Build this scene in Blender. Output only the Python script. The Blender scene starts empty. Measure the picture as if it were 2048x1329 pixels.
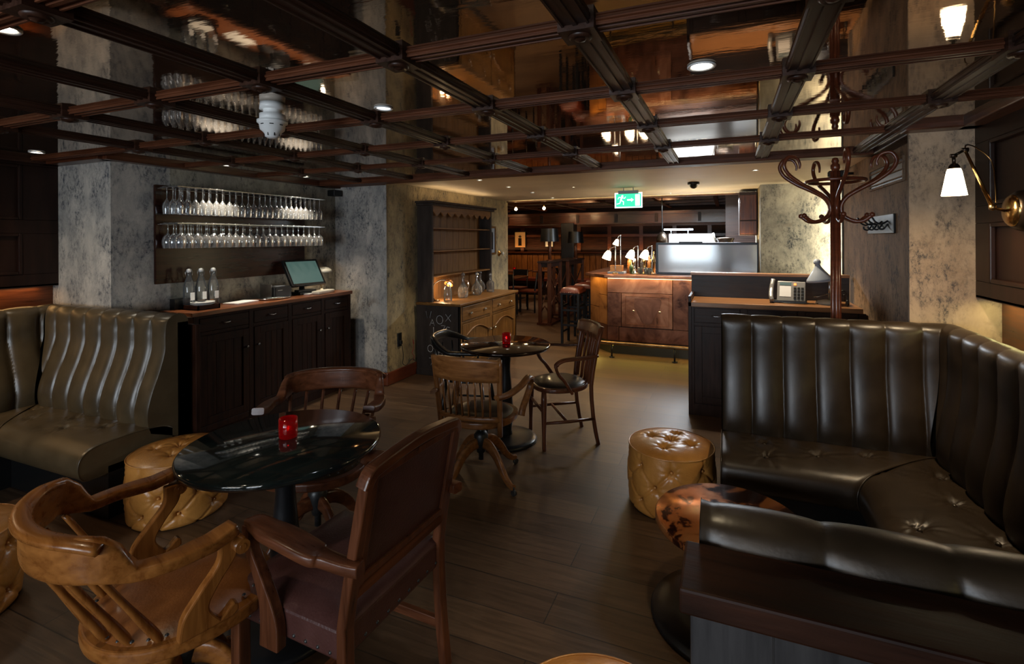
import bpy, math, random
from mathutils import Vector, Matrix
random.seed(7)
PI = math.pi
S = bpy.context.scene
COL = bpy.data.collections.new('bar_room'); S.collection.children.link(COL)
LINK = COL.objects.link

# ---------------------------------------------------------------- mesh builder
class MB:
    def __init__(s): s.v = []; s.f = []; s.s = []; s.m = None
    def add(s, vs, fs, smooth=False, mat=None):
        n = len(s.v)
        for p in vs:
            p = Vector(p)
            if mat: p = mat @ p
            if s.m: p = s.m @ p
            s.v.append(p)
        for f in fs:
            s.f.append([n + i for i in f]); s.s.append(smooth)
        return s
    def box(s, x0, y0, z0, x1, y1, z1, mat=None):
        v = [(x, y, z) for z in (z0, z1) for y in (y0, y1) for x in (x0, x1)]
        return s.add(v, [(0,2,3,1),(4,5,7,6),(0,1,5,4),(2,6,7,3),(0,4,6,2),(1,3,7,5)], False, mat)
    def cyl(s, p0, p1, r0, r1=None, n=16, smooth=True):
        r1 = r0 if r1 is None else r1
        p0, p1 = Vector(p0), Vector(p1); t = (p1 - p0).normalized()
        a = t.orthogonal().normalized(); b = t.cross(a)
        v = []
        for p, r in ((p0, r0), (p1, r1)):
            for i in range(n):
                th = 2*PI*i/n; v.append(p + (a*math.cos(th) + b*math.sin(th))*r)
        s.add(v, [(i, (i+1) % n, n+(i+1) % n, n+i) for i in range(n)], smooth)
        k = len(s.v) - 2*n
        s.f.append([k+i for i in range(n)][::-1]); s.s.append(False)
        s.f.append([k+n+i for i in range(n)]); s.s.append(False)
        return s
    def lathe(s, prof, c=(0,0,0), n=32, mat=None, smooth=True):
        v = []; f = []
        for r, z in prof:
            for i in range(n):
                th = 2*PI*i/n; v.append((c[0]+r*math.cos(th), c[1]+r*math.sin(th), c[2]+z))
        for j in range(len(prof)-1):
            for i in range(n):
                k = (i+1) % n
                f.append((j*n+i, j*n+k, (j+1)*n+k, (j+1)*n+i))
        s.add(v, f, smooth, mat)
        k = len(s.v) - n*len(prof)
        if prof[0][0] > 1e-4 and prof[0][0] != prof[-1][0]: pass
        return s
    def disc(s, c, r, n=32, up=True):
        s.add([(c[0]+r*math.cos(2*PI*i/n), c[1]+r*math.sin(2*PI*i/n), c[2]) for i in range(n)], [tuple(range(n)) if up else tuple(range(n))[::-1]])
        return s
    def sweep(s, pts, w, h, up=(0,0,1), n=8, e=0.5, cap=True, smooth=True, closed=False):
        pts = [Vector(p[:3]) for p in pts]; N = len(pts); up = Vector(up)
        W = w if isinstance(w, (list, tuple)) else [w]*N
        Hh = h if isinstance(h, (list, tuple)) else [h]*N
        v = []; f = []
        for i, p in enumerate(pts):
            if closed: t = (pts[(i+1) % N] - pts[i-1])
            else: t = pts[min(i+1, N-1)] - pts[max(i-1, 0)]
            t.normalize(); sd = t.cross(up)
            if sd.length < 1e-4: sd = t.orthogonal()
            sd.normalize(); u2 = sd.cross(t)
            for k in range(n):
                th = 2*PI*(k+.5)/n; c, q = math.cos(th), math.sin(th)
                a = math.copysign(abs(c)**e, c)*W[i]/2; b = math.copysign(abs(q)**e, q)*Hh[i]/2
                v.append(p + sd*a + u2*b)
        M = N if closed else N-1
        for i in range(M):
            j = (i+1) % N
            for k in range(n):
                l = (k+1) % n
                f.append((i*n+k, i*n+l, j*n+l, j*n+k))
        s.add(v, f, smooth)
        if cap and not closed:
            b0 = len(s.v) - N*n
            s.f.append([b0+k for k in range(n)][::-1]); s.s.append(False)
            s.f.append([b0+(N-1)*n+k for k in range(n)]); s.s.append(False)
        return s
    def tube(s, pts, r, n=8, up=(0,0,1), closed=False):
        w = [2*q for q in r] if isinstance(r, (list, tuple)) else 2*r
        return s.sweep(pts, w, w, up, n, 1.0, closed=closed)
    def grid(s, fn, nu, nv, cu=False, smooth=True):
        v = [fn(i/nu, j/nv) for j in range(nv+1) for i in range(nu if cu else nu+1)]
        w = nu if cu else nu+1
        f = [(j*w+i, j*w+(i+1) % w, (j+1)*w+(i+1) % w, (j+1)*w+i) for j in range(nv) for i in range(nu)]
        return s.add(v, f, smooth)
    def prism(s, poly, z0, z1, mat=None, smooth=False):
        n = len(poly)
        v = [(x, y, z0) for x, y in poly] + [(x, y, z1) for x, y in poly]
        f = [tuple(range(n))[::-1], tuple(range(n, 2*n))] + [(i, (i+1) % n, n+(i+1) % n, n+i) for i in range(n)]
        return s.add(v, f, smooth, mat)
    def build(s, name, mat, parent=None, bevel=0, weld=0, fixn=True, seg=2):
        import bmesh
        me = bpy.data.meshes.new(name)
        me.from_pydata([tuple(v) for v in s.v], [], s.f)
        for p, sm in zip(me.polygons, s.s): p.use_smooth = sm
        if weld or fixn:
            bm = bmesh.new(); bm.from_mesh(me)
            if weld: bmesh.ops.remove_doubles(bm, verts=bm.verts, dist=weld)
            if fixn: bmesh.ops.recalc_face_normals(bm, faces=bm.faces)
            bm.to_mesh(me); bm.free()
        me.materials.append(MT[mat] if isinstance(mat, str) else mat)
        o = bpy.data.objects.new(name, me); LINK(o)
        if parent: o.parent = parent
        if bevel:
            b = o.modifiers.new('b', 'BEVEL'); b.width = bevel; b.segments = seg; b.limit_method = 'ANGLE'; b.angle_limit = 0.7
            b.use_clamp_overlap = True
        return o

def rframe(m, ax, p0, p1, a, b, z0, z1, w, wb=None, wt=None):
    """four mitre-free frame members, rails fitted between the stiles"""
    wb = w if wb is None else wb; wt = w if wt is None else wt
    for u0, u1, v0, v1 in ((a, a+w, z0, z1), (b-w, b, z0, z1), (a+w, b-w, z0, z0+wb), (a+w, b-w, z1-wt, z1)):
        if ax == 'x': m.box(p0, u0, v0, p1, u1, v1)
        else: m.box(u0, p0, v0, u1, p1, v1)
    return m
def crv(pts, n=6):
    """Catmull-Rom through points of any dimension."""
    out = []; P = [pts[0]] + list(pts) + [pts[-1]]
    for i in range(1, len(P)-2):
        for k in range(n):
            t = k/n
            out.append(tuple(0.5*((2*b) + (-a+c)*t + (2*a-5*b+4*c-d)*t*t + (-a+3*b-3*c+d)*t**3) for a, b, c, d in zip(P[i-1], P[i], P[i+1], P[i+2])))
    out.append(tuple(pts[-1]))
    return out

def put_nails(mats, parent, m='ironworn', r=.0058):
    first = MB().lathe([(r, -.001), (r*.7, .0025), (0, .0038)], n=8).build('nail', m, parent)
    first.matrix_local = mats[0]
    for q in mats[1:]:
        c = first.copy(); LINK(c); c.parent = parent; c.matrix_local = q
    return first
def thing(name, label, cat, loc=(0,0,0), rotz=0, group=None):
    o = bpy.data.objects.new(name, None); LINK(o); o.empty_display_size = .1
    o.location = loc; o.rotation_euler = (0, 0, rotz); o['label'] = label; o['category'] = cat
    if group: o['group'] = group
    return o
def tag(o, label, cat, group=None):
    o['label'] = label; o['category'] = cat
    if group: o['group'] = group
    return o
def struct(o): o['kind'] = 'structure'; return o
def dup(root, loc, rotz=None, label=None, group=None, parts=True):
    r = root.copy(); LINK(r); r.location = loc
    if rotz is not None: r.rotation_euler = (0, 0, rotz)
    if label: r['label'] = label
    if group: r['group'] = group
    if parts:
        for ch in list(root.children):
            c = ch.copy(); LINK(c); c.parent = r
            for g in ch.children:
                d = g.copy(); LINK(d); d.parent = c
    return r

# ---------------------------------------------------------------- materials
MT = {}
def mat(name, cols, scale=(1,1,1), ns=5, detail=8, rough=.5, rv=0, metal=0, coat=0, crough=.1, bump=0, bs=None, bscale=None, dist=0, pos=None, ior=1.5, emit=None, estr=0, trans=0, nrough=.6, spec=.5):
    m = bpy.data.materials.new(name); m.use_nodes = True; MT[name] = m
    nt = m.node_tree; N = nt.nodes; L = nt.links
    b = N['Principled BSDF']
    b.inputs['Roughness'].default_value = rough; b.inputs['Metallic'].default_value = metal
    b.inputs['Coat Weight'].default_value = coat; b.inputs['Coat Roughness'].default_value = crough
    b.inputs['IOR'].default_value = ior; b.inputs['Specular IOR Level'].default_value = spec; b.inputs['Transmission Weight'].default_value = trans
    if emit:
        b.inputs['Emission Color'].default_value = (*emit, 1); b.inputs['Emission Strength'].default_value = estr
    if len(cols) == 1 and not rv and not bump:
        b.inputs['Base Color'].default_value = (*cols[0], 1); return m
    tc = N.new('ShaderNodeTexCoord'); mp = N.new('ShaderNodeMapping'); mp.inputs['Scale'].default_value = scale
    L.new(tc.outputs['Object'], mp.inputs['Vector'])
    nz = N.new('ShaderNodeTexNoise'); nz.inputs['Scale'].default_value = ns; nz.inputs['Detail'].default_value = detail
    nz.inputs['Distortion'].default_value = dist; nz.inputs['Roughness'].default_value = nrough
    L.new(mp.outputs[0], nz.inputs['Vector'])
    cr = N.new('ShaderNodeValToRGB'); el = cr.color_ramp.elements
    ps = pos or [.3 + .4*i/max(1, len(cols)-1) for i in range(len(cols))]
    el[0].position = ps[0]; el[0].color = (*cols[0], 1)
    if len(cols) > 1:
        el[1].position = ps[-1]; el[1].color = (*cols[-1], 1)
        for c, p in list(zip(cols, ps))[1:-1]:
            e = el.new(p); e.color = (*c, 1)
    L.new(nz.outputs[0], cr.inputs[0]); L.new(cr.outputs[0], b.inputs['Base Color'])
    if rv:
        mr = N.new('ShaderNodeMapRange'); mr.inputs[1].default_value = .3; mr.inputs[2].default_value = .7
        mr.inputs[3].default_value = max(.02, rough-rv); mr.inputs[4].default_value = rough+rv
        L.new(nz.outputs[0], mr.inputs[0]); L.new(mr.outputs[0], b.inputs['Roughness'])
    if bump:
        bp = N.new('ShaderNodeBump'); bp.inputs['Strength'].default_value = bump; bp.inputs['Distance'].default_value = .01
        if bs:
            n2 = N.new('ShaderNodeTexNoise'); n2.inputs['Scale'].default_value = bs; n2.inputs['Detail'].default_value = 3
            m2 = N.new('ShaderNodeMapping'); m2.inputs['Scale'].default_value = bscale or (1,1,1)
            L.new(tc.outputs['Object'], m2.inputs['Vector']); L.new(m2.outputs[0], n2.inputs['Vector'])
            L.new(n2.outputs[0], bp.inputs['Height'])
        else: L.new(nz.outputs[0], bp.inputs['Height'])
        L.new(bp.outputs[0], b.inputs['Normal'])
    return m
def wood(name, c1, c2, axis='z', rough=.4, coat=.2, f=1., **k):
    k.setdefault('spec', .28)
    sc = {'x': (1.2, 14, 14), 'y': (14, 1.2, 14), 'z': (14, 14, 1.2)}[axis]
    return mat(name, [c1, c2], scale=tuple(q*f for q in sc), ns=3, detail=10, rough=rough, rv=.08, coat=coat, crough=.15, bump=.10, dist=.25, **k)
# woods
for ax in 'xyz':
    wood('darkoak_'+ax, (.014,.0065,.0045), (.048,.024,.017), ax, .45, .03, spec=.25)
    wood('cab_'+ax, (.010,.0035,.0016), (.040,.0125,.005), ax, .5, 0, spec=.15)
    wood('redoak_'+ax, (.045,.013,.006), (.11,.033,.013), ax, .35, .3)
    wood('chairoak_'+ax, (.15,.045,.008), (.34,.125,.026), ax, .3, .25)
    wood('midoak_'+ax, (.105,.034,.008), (.30,.12,.034), ax, .36, .2)
    wood('walnut_'+ax, (.05,.015,.006), (.15,.047,.018), ax, .34, .2)
    wood('pine_'+ax, (.085,.036,.008), (.20,.092,.022), ax, .42, .05)
    wood('oldpine_'+ax, (.10,.044,.012), (.22,.105,.032), ax, .5, 0, spec=.2)
    wood('grey_'+ax, (.020,.018,.018), (.05,.045,.044), ax, .45, .05)
wood('beam_x_lit', (.055,.016,.007), (.15,.05,.021), 'x', .48, 0, spec=.2)  # light on the camera-side faces is put into this lighter colour
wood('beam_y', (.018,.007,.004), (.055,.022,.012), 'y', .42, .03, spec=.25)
mat('panel', [(.010,.0038,.0024), (.024,.0095,.0055)], scale=(6,6,.8), ns=3, rough=.36, coat=.0, spec=.28)
mat('backboard', [(.018,.0045,.002), (.042,.011,.005)], scale=(12,1,12), ns=3, rough=.2, spec=.35)
mat('worktop', [(.14,.04,.014), (.32,.11,.04)], scale=(12,1,12), ns=3, rough=.3, coat=.4)
mat('desktop', [(.20,.085,.03), (.42,.20,.08)], scale=(1,12,12), ns=3, rough=.35, coat=.3)
mat('mirror', [(.36,.265,.18), (.47,.35,.245)], scale=(1,3,1), ns=2, rough=.035, metal=.95, bump=.018, bs=9, bscale=(1,4,1))
mat('leather', [(.060,.041,.020), (.098,.068,.034)], ns=7, rough=.32, rv=.04, coat=.08, crough=.3, bump=.04, bs=120)
mat('leatherR', [(.022,.0135,.007), (.038,.024,.013)], ns=7, rough=.36, rv=.04, coat=.05, crough=.3, bump=.04, bs=120)
mat('tan', [(.36,.135,.022), (.60,.265,.06)], ns=6, rough=.33, rv=.06, coat=.3, crough=.22, bump=.12, bs=120)
mat('tan_seat', [(.15,.045,.010), (.30,.10,.022)], ns=6, rough=.38, rv=.06, coat=.2, bump=.1, bs=120)
mat('plum', [(.050,.017,.013), (.085,.031,.025)], ns=6, rough=.36, rv=.05, coat=.1, bump=.15, bs=140)
mat('redleather', [(.09,.016,.008), (.16,.032,.015)], ns=6, rough=.33, coat=.3)
mat('blackleather', [(.014,.011,.009), (.022,.018,.014)], ns=6, rough=.35, coat=.2)
mat('marble', [(.005,.007,.007), (.012,.017,.015), (.10,.12,.11)], ns=4.5, detail=14, rough=.07, coat=.5, crough=.03, dist=1.6, pos=[.3,.6,.82])
mat('tabledark', [(.012,.006,.003), (.035,.015,.008)], scale=(2,10,2), ns=3, rough=.09, coat=.6, crough=.05)
mat('iron', [(.012,.012,.013), (.02,.02,.022)], ns=8, rough=.32, metal=.3)
mat('ironworn', [(.03,.03,.03), (.08,.08,.08)], ns=18, rough=.4, metal=.7)
mat('black', [(.008,.008,.008)], rough=.35)
mat('blackmetal', [(.02,.022,.026)], rough=.35, metal=.6)
mat('chrome', [(.7,.7,.7)], rough=.12, metal=1)
mat('steel', [(.45,.46,.47)], rough=.25, metal=1)
mat('brass', [(.42,.24,.075), (.62,.38,.14)], ns=9, rough=.22, metal=1)
mat('agedbrass', [(.16,.10,.045), (.34,.21,.09)], ns=9, rough=.3, metal=1)
mat('bronze', [(.05,.035,.025), (.10,.07,.05)], ns=9, rough=.3, metal=.9)
mat('copper', [(.10,.035,.017), (.30,.115,.055), (.48,.22,.12)], ns=3.2, detail=12, rough=.34, rv=.1, metal=.82, dist=1.2, bump=.12, bs=5)
mat('copperD', [(.06,.022,.013), (.19,.075,.04), (.30,.13,.075)], ns=3.5, detail=12, rough=.36, rv=.1, metal=.8, dist=1.2, bump=.12, bs=6)
mat('copperW', [(.22,.075,.02), (.45,.19,.06), (.55,.26,.09)], ns=3.2, detail=10, rough=.35, rv=.1, metal=.75, dist=1., bump=.1, bs=5)
mat('coppertop', [(.035,.010,.006), (.10,.026,.010), (.52,.17,.045), (.62,.25,.08)], ns=5.5, detail=10, rough=.2, rv=.08, metal=.75, dist=.5, pos=[.42,.455,.48,.66])
mat('white', [(.75,.75,.73)], rough=.35)
mat('offwhite', [(.62,.58,.48)], rough=.4)
mat('paper', [(.8,.8,.78)], rough=.7)
mat('greyplastic', [(.28,.30,.33)], rough=.35)
mat('silverplastic', [(.35,.35,.34)], rough=.3, metal=.4)
mat('lampgrey', [(.33,.37,.43)], rough=.3, coat=.3)
mat('darkpaint', [(.024,.017,.013), (.055,.039,.030)], scale=(3,3,.6), ns=4, rough=.7, spec=.2)
mat('chalk', [(.55,.55,.55)], rough=.9)
mat('redcord', [(.30,.02,.015)], rough=.6)
mat('skirting', [(.10,.024,.010), (.19,.048,.02)], scale=(2,2,12), ns=3, rough=.28, coat=.3)
mat('ceil2', [(.66,.54,.37), (.76,.64,.45)], scale=(1,3,1), ns=1.3, rough=.55, rv=.05)
mat('wax', [(.8,.75,.6)], rough=.5)
mat('silver', [(.8,.8,.8)], rough=.1, metal=1)
mat('tray', [(.25,.25,.24)], rough=.2, metal=.8)
mat('amber', [(.45,.16,.03)], rough=.1, coat=.5)
mat('greenglass', [(.03,.07,.02)], rough=.06, coat=.8)
mat('bottledark', [(.01,.012,.008)], rough=.06, coat=.8)
mat('stonewall', [(.16,.13,.10), (.26,.22,.17)], ns=5, rough=.8)
def emis(name, c, s, base=None):
    m = bpy.data.materials.new(name); m.use_nodes = True; MT[name] = m
    b = m.node_tree.nodes['Principled BSDF']; b.inputs['Base Color'].default_value = (*(base or [min(1, q) for q in c]), 1)
    b.inputs['Emission Color'].default_value = (*c, 1); b.inputs['Emission Strength'].default_value = s
    return m
emis('shade_lit', (1, .80, .52), 9); emis('bulb', (1, .72, .38), 60); emis('spotlamp', (1, .93, .8), 14)
emis('spotdim', (.9, .95, 1), 2.2); emis('sign_green', (.03, .62, .30), 1.5); emis('sign_white', (.8, 1, .92), 1.6)
emis('screen', (.16, .30, .26), .32, (.02,.03,.03)); emis('barshade', (1, .78, .50), 12); emis('passlight', (.75, .88, 1), 3.2)
emis('candleglow', (1, .05, .03), 1.0); emis('flame', (1, .5, .2), 12); emis('glowstrip', (1, .72, .35), 5)
emis('redglow', (1, .22, .05), 2.0); emis('lampwarm', (1, .7, .36), 8); emis('pictureglow', (1, .5, .12), .12, (.3,.12,.03))
# glass: thin sheets reflect by Fresnel and let the rest through; mixed-in white stands in for sparkle
def thin_glass(name, tint, ior=1.5, rough=0.02, glint_white=0):
    m = bpy.data.materials.new(name); m.use_nodes = True; MT[name] = m
    nt = m.node_tree; N = nt.nodes; L = nt.links; N.remove(N['Principled BSDF'])
    tr = N.new('ShaderNodeBsdfTransparent'); tr.inputs[0].default_value = (*tint, 1)
    gl = N.new('ShaderNodeBsdfGlossy'); gl.inputs['Roughness'].default_value = rough
    fr = N.new('ShaderNodeFresnel'); fr.inputs[0].default_value = ior
    mx = N.new('ShaderNodeMixShader'); L.new(fr.outputs[0], mx.inputs[0]); L.new(tr.outputs[0], mx.inputs[1]); L.new(gl.outputs[0], mx.inputs[2])
    if glint_white:
        df = N.new('ShaderNodeBsdfDiffuse'); df.inputs[0].default_value = (.9,.9,.9,1); m2 = N.new('ShaderNodeMixShader'); m2.inputs[0].default_value = glint_white
        L.new(mx.outputs[0], m2.inputs[1]); L.new(df.outputs[0], m2.inputs[2]); mx = m2
    L.new(mx.outputs[0], N['Material Output'].inputs[0]); return m
thin_glass('wineglass', (.90,.92,.93), 2.2, .07, .10); thin_glass('clear', (.9,.93,.92), 1.6, .03, .06)
thin_glass('cutglass', (.85,.85,.83), 2.0, .08, .07); thin_glass('pane', (.93,.95,.96), 1.45)
mat('crystal', [(.95,.95,.95)], rough=.04, trans=.85, ior=1.5)
mat('rubyglass', [(.42,.003,.006)], rough=.05, trans=.7, ior=1.45, emit=(1,.01,.01), estr=.02)  # faint red emission stands in for candle light in the glass
def frosted():
    m = bpy.data.materials.new('frosted'); m.use_nodes = True; MT['frosted'] = m
    b = m.node_tree.nodes['Principled BSDF']; b.inputs['Base Color'].default_value = (.80,.86,.92,1); b.inputs['Roughness'].default_value = .32
    b.inputs['Transmission Weight'].default_value = .85
frosted()
def plaster(name, c_light, c_mid, c_dark, thr=.56):
    m = bpy.data.materials.new(name); m.use_nodes = True; MT[name] = m
    nt = m.node_tree; N = nt.nodes; L = nt.links; b = N['Principled BSDF']; b.inputs['Roughness'].default_value = .7; b.inputs['Specular IOR Level'].default_value = .2
    tc = N.new('ShaderNodeTexCoord')
    def nz(scale, sv, det, dist=0, rg=.6):
        mp = N.new('ShaderNodeMapping'); mp.inputs['Scale'].default_value = sv; L.new(tc.outputs['Object'], mp.inputs[0])
        n = N.new('ShaderNodeTexNoise'); n.inputs['Scale'].default_value = scale; n.inputs['Detail'].default_value = det
        n.inputs['Distortion'].default_value = dist; n.inputs['Roughness'].default_value = rg
        L.new(mp.outputs[0], n.inputs['Vector']); return n
    def ramp(src, ps):
        r = N.new('ShaderNodeValToRGB'); e = r.color_ramp.elements
        e[0].position, e[0].color = ps[0][0], (*ps[0][1], 1); e[1].position, e[1].color = ps[-1][0], (*ps[-1][1], 1)
        for p, c in ps[1:-1]:
            q = e.new(p); q.color = (*c, 1)
        L.new(src.outputs[0], r.inputs[0]); return r
    base = ramp(nz(3.2, (1,1,.7), 12, .3, .72), [(.32, c_mid), (.5, tuple((a+c)/2 for a, c in zip(c_mid, c_light))), (.68, c_light)])
    streak = ramp(nz(4.5, (1.5,1.5,.8), 14, .25, .78), [(thr-.05, (0,0,0)), (thr+.13, (1,1,1))])
    fleck = ramp(nz(34, (1.3,1.3,.8), 8, .2, .8), [(.47, (0,0,0)), (.60, (1,1,1))])
    mulv = N.new('ShaderNodeMath'); mulv.operation = 'MULTIPLY'; L.new(streak.outputs[0], mulv.inputs[0]); L.new(fleck.outputs[0], mulv.inputs[1])
    half = N.new('ShaderNodeMath'); half.operation = 'MULTIPLY_ADD'; half.inputs[1].default_value = .30; L.new(streak.outputs[0], half.inputs[0]); L.new(mulv.outputs[0], half.inputs[2]); half.use_clamp = True
    mx = N.new('ShaderNodeMixRGB'); L.new(half.outputs[0], mx.inputs[0]); L.new(base.outputs[0], mx.inputs[1]); mx.inputs[2].default_value = (*c_dark, 1)
    warm = ramp(nz(3.1, (1,1,1), 9, .6, .7), [(.60, (0,0,0)), (.74, (.55,.55,.55))])
    m2 = N.new('ShaderNodeMixRGB'); L.new(warm.outputs[0], m2.inputs[0]); L.new(mx.outputs[0], m2.inputs[1]); m2.inputs[2].default_value = (.13,.075,.045,1)
    L.new(m2.outputs[0], b.inputs['Base Color'])
    bp = N.new('ShaderNodeBump'); bp.inputs['Strength'].default_value = .25; bp.inputs['Distance'].default_value = .01
    L.new(fleck.outputs[0], bp.inputs['Height']); L.new(bp.outputs[0], b.inputs['Normal'])
plaster('plaster', (.52,.47,.36), (.17,.16,.135), (.045,.048,.052), .49)
plaster('plasterL', (.68,.62,.54), (.27,.265,.25), (.08,.09,.105), .49)
plaster('plasterR', (.52,.39,.27), (.34,.24,.16), (.085,.075,.07), .49)
plaster('plasterS', (.46,.30,.18), (.26,.17,.105), (.07,.055,.046), .47)
plaster('plasterY', (.50,.39,.21), (.21,.165,.10), (.055,.056,.055), .50)
def floor_mat():
    m = bpy.data.materials.new('floorwood'); m.use_nodes = True; MT['floorwood'] = m
    nt = m.node_tree; N = nt.nodes; L = nt.links; b = N['Principled BSDF']
    tc = N.new('ShaderNodeTexCoord')
    br = N.new('ShaderNodeTexBrick'); br.offset = .37; br.inputs['Scale'].default_value = 1
    br.inputs['Brick Width'].default_value = 1.9; br.inputs['Row Height'].default_value = .19; br.inputs['Mortar Size'].default_value = .0025
    br.inputs['Color1'].default_value = (.060,.031,.015,1); br.inputs['Color2'].default_value = (.105,.058,.029,1); br.inputs['Mortar'].default_value = (.016,.010,.007,1); br.inputs['Bias'].default_value = -.1
    L.new(tc.outputs['Object'], br.inputs['Vector'])
    mp = N.new('ShaderNodeMapping'); mp.inputs['Scale'].default_value = (1.2, 16, 1); L.new(tc.outputs['Object'], mp.inputs[0])
    nz = N.new('ShaderNodeTexNoise'); nz.inputs['Scale'].default_value = 3; nz.inputs['Detail'].default_value = 10; nz.inputs['Distortion'].default_value = .8
    L.new(mp.outputs[0], nz.inputs['Vector'])
    r = N.new('ShaderNodeMapRange'); r.inputs[1].default_value = .3; r.inputs[2].default_value = .7; r.inputs[3].default_value = .62; r.inputs[4].default_value = 1.25; L.new(nz.outputs[0], r.inputs[0])
    mx = N.new('ShaderNodeMixRGB'); mx.blend_type = 'MULTIPLY'; mx.inputs[0].default_value = 1; L.new(br.outputs[0], mx.inputs[1]); L.new(r.outputs[0], mx.inputs[2])
    L.new(mx.outputs[0], b.inputs['Base Color'])
    r2 = N.new('ShaderNodeMapRange'); r2.inputs[3].default_value = .34; r2.inputs[4].default_value = .52; L.new(nz.outputs[0], r2.inputs[0]); L.new(r2.outputs[0], b.inputs['Roughness'])
    bp = N.new('ShaderNodeBump'); bp.inputs['Strength'].default_value = .15; bp.inputs['Distance'].default_value = .004; L.new(nz.outputs[0], bp.inputs['Height']); L.new(bp.outputs[0], b.inputs['Normal'])
floor_mat()

# ---------------------------------------------------------------- camera (level, 17 mm lens, lowered by lens shift)
CH = 1.57; YAW = .382; RO = -.0054
cam = bpy.data.cameras.new('camera'); co = bpy.data.objects.new('camera', cam); LINK(co)
cam.sensor_width = 36; cam.sensor_fit = 'HORIZONTAL'; cam.lens = 36*993/2048
cam.shift_x = -31/2048; cam.shift_y = -(664.5-478.3)/2048; cam.clip_start = .05; cam.clip_end = 60
fw = Vector((-math.sin(YAW), math.cos(YAW), 0)); rt = Vector((math.cos(YAW), math.sin(YAW), 0)); zz = Vector((0,0,1))
cr_, cu_ = rt*math.cos(RO) + zz*math.sin(RO), zz*math.cos(RO) - rt*math.sin(RO)
mw = Matrix((cr_, cu_, -fw)).transposed().to_4x4(); mw.translation = (0, 0, CH); co.matrix_world = mw
S.camera = co
S.view_settings.view_transform = 'Standard'; S.view_settings.look = 'None'; S.view_settings.gamma = 1; S.view_settings.use_curve_mapping = False
S.view_settings.exposure = .15
w = bpy.data.worlds.new('World'); S.world = w; w.use_nodes = True
w.node_tree.nodes['Background'].inputs[0].default_value = (.25,.3,.4,1); w.node_tree.nodes['Background'].inputs[1].default_value = .02
S.cycles.max_bounces = 6; S.cycles.diffuse_bounces = 3; S.cycles.glossy_bounces = 4; S.cycles.transparent_max_bounces = 18; S.cycles.use_adaptive_sampling = True; S.cycles.adaptive_threshold = .03; S.cycles.use_denoising = True; S.cycles.sample_clamp_indirect = 4
S.cycles.caustics_reflective = False; S.cycles.caustics_refractive = False
# ================================================================ ROOM
TZ = 2.16      # underside of ceiling beams
CZ = 2.177     # ceiling panels
ZC = 2.20      # plain ceiling beyond the bulkhead
def sbox(name, m, *b, bevel=0): return struct(MB().box(*b).build(name, m, bevel=bevel))
sbox('floor', 'floorwood', -9, -3, -.1, 3, 14.2, 0)
def wallpoly(name, m, b): return struct(MB().box(*b).build(name, m))
wallpoly('ceiling', 'mirror', (-5.1, -2.9, CZ, 1.6, 4.12, CZ+.05))
wallpoly('ceiling.001', 'ceil2', (-3.6, 4.2, ZC, 2.2, 7.58, ZC+.15))
# walls
wallpoly('wall_column_left', 'plasterL', (-5.0, 2.19, 0, -4.1, 2.6, 2.3))
wallpoly('wall_glass_rack', 'plaster', (-4.4, 2.6, 0, -4.1, 4.39, 2.3))
wallpoly('wall_corner', 'plasterL', (-4.4, 4.39, 0, -3.405, 4.6, 2.3))
wallpoly('wall_dresser', 'plasterY', (-3.62, 4.4, 0, -3.4, 7.58, 2.3))
wallpoly('wall_column_right', 'plasterR', (.94, 3.352, 0, 1.7, 3.372, 2.3))
wallpoly('wall_right', 'plasterS', (1.03, 3.365, 0, 1.16, 5.53, 2.3))
wallpoly('wall_far_right', 'plaster', (.37, 6.5, 0, 2.3, 6.7, 2.2))
wallpoly('wall_far_right_return', 'plasterY', (.37, 6.69, 0, .55, 7.6, 2.2))
wallpoly('wall_alcove', 'plasterS', (2.2, 5.4, 0, 2.3, 6.55, 2.2))
wallpoly('wall_alcove_front', 'plasterS', (1.15, 5.4, 0, 2.3, 5.5, 2.2))
wallpoly('wall_rear', 'panel', (-5.1, -2.95, 0, 1.7, -2.85, .75)); wallpoly('wall_rear_top', 'panel', (-5.1, -2.95, 2.05, 1.7, -2.85, 2.3))
for i, (a, b) in enumerate(((-5.1, -2.8), (-1.3, -.8), (.45, 1.7))):
    wallpoly('wall_rear_pier', 'panel', (a, -2.95, .75, b, -2.85, 2.05))
# windows in the wall behind the camera
for k, (a, b) in enumerate(((-2.8, -1.3), (-.8, .45))):
    f = MB(); n = 5 if k == 0 else 4
    for i in range(n+1):
        x = a + (b-a)*i/n; f.box(x-.02, -2.93, .75, x+.02, -2.88, 2.05)
    for i in range(4):
        z = .75 + 1.3*i/3; f.box(a, -2.93, z-.02, b, -2.88, z+.02)
    o = struct(f.build('window_%d' % (k+1), 'white'))
    MB().box(a, -2.91, .76, b, -2.905, 2.04).build('window_pane', 'pane', o)
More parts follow.
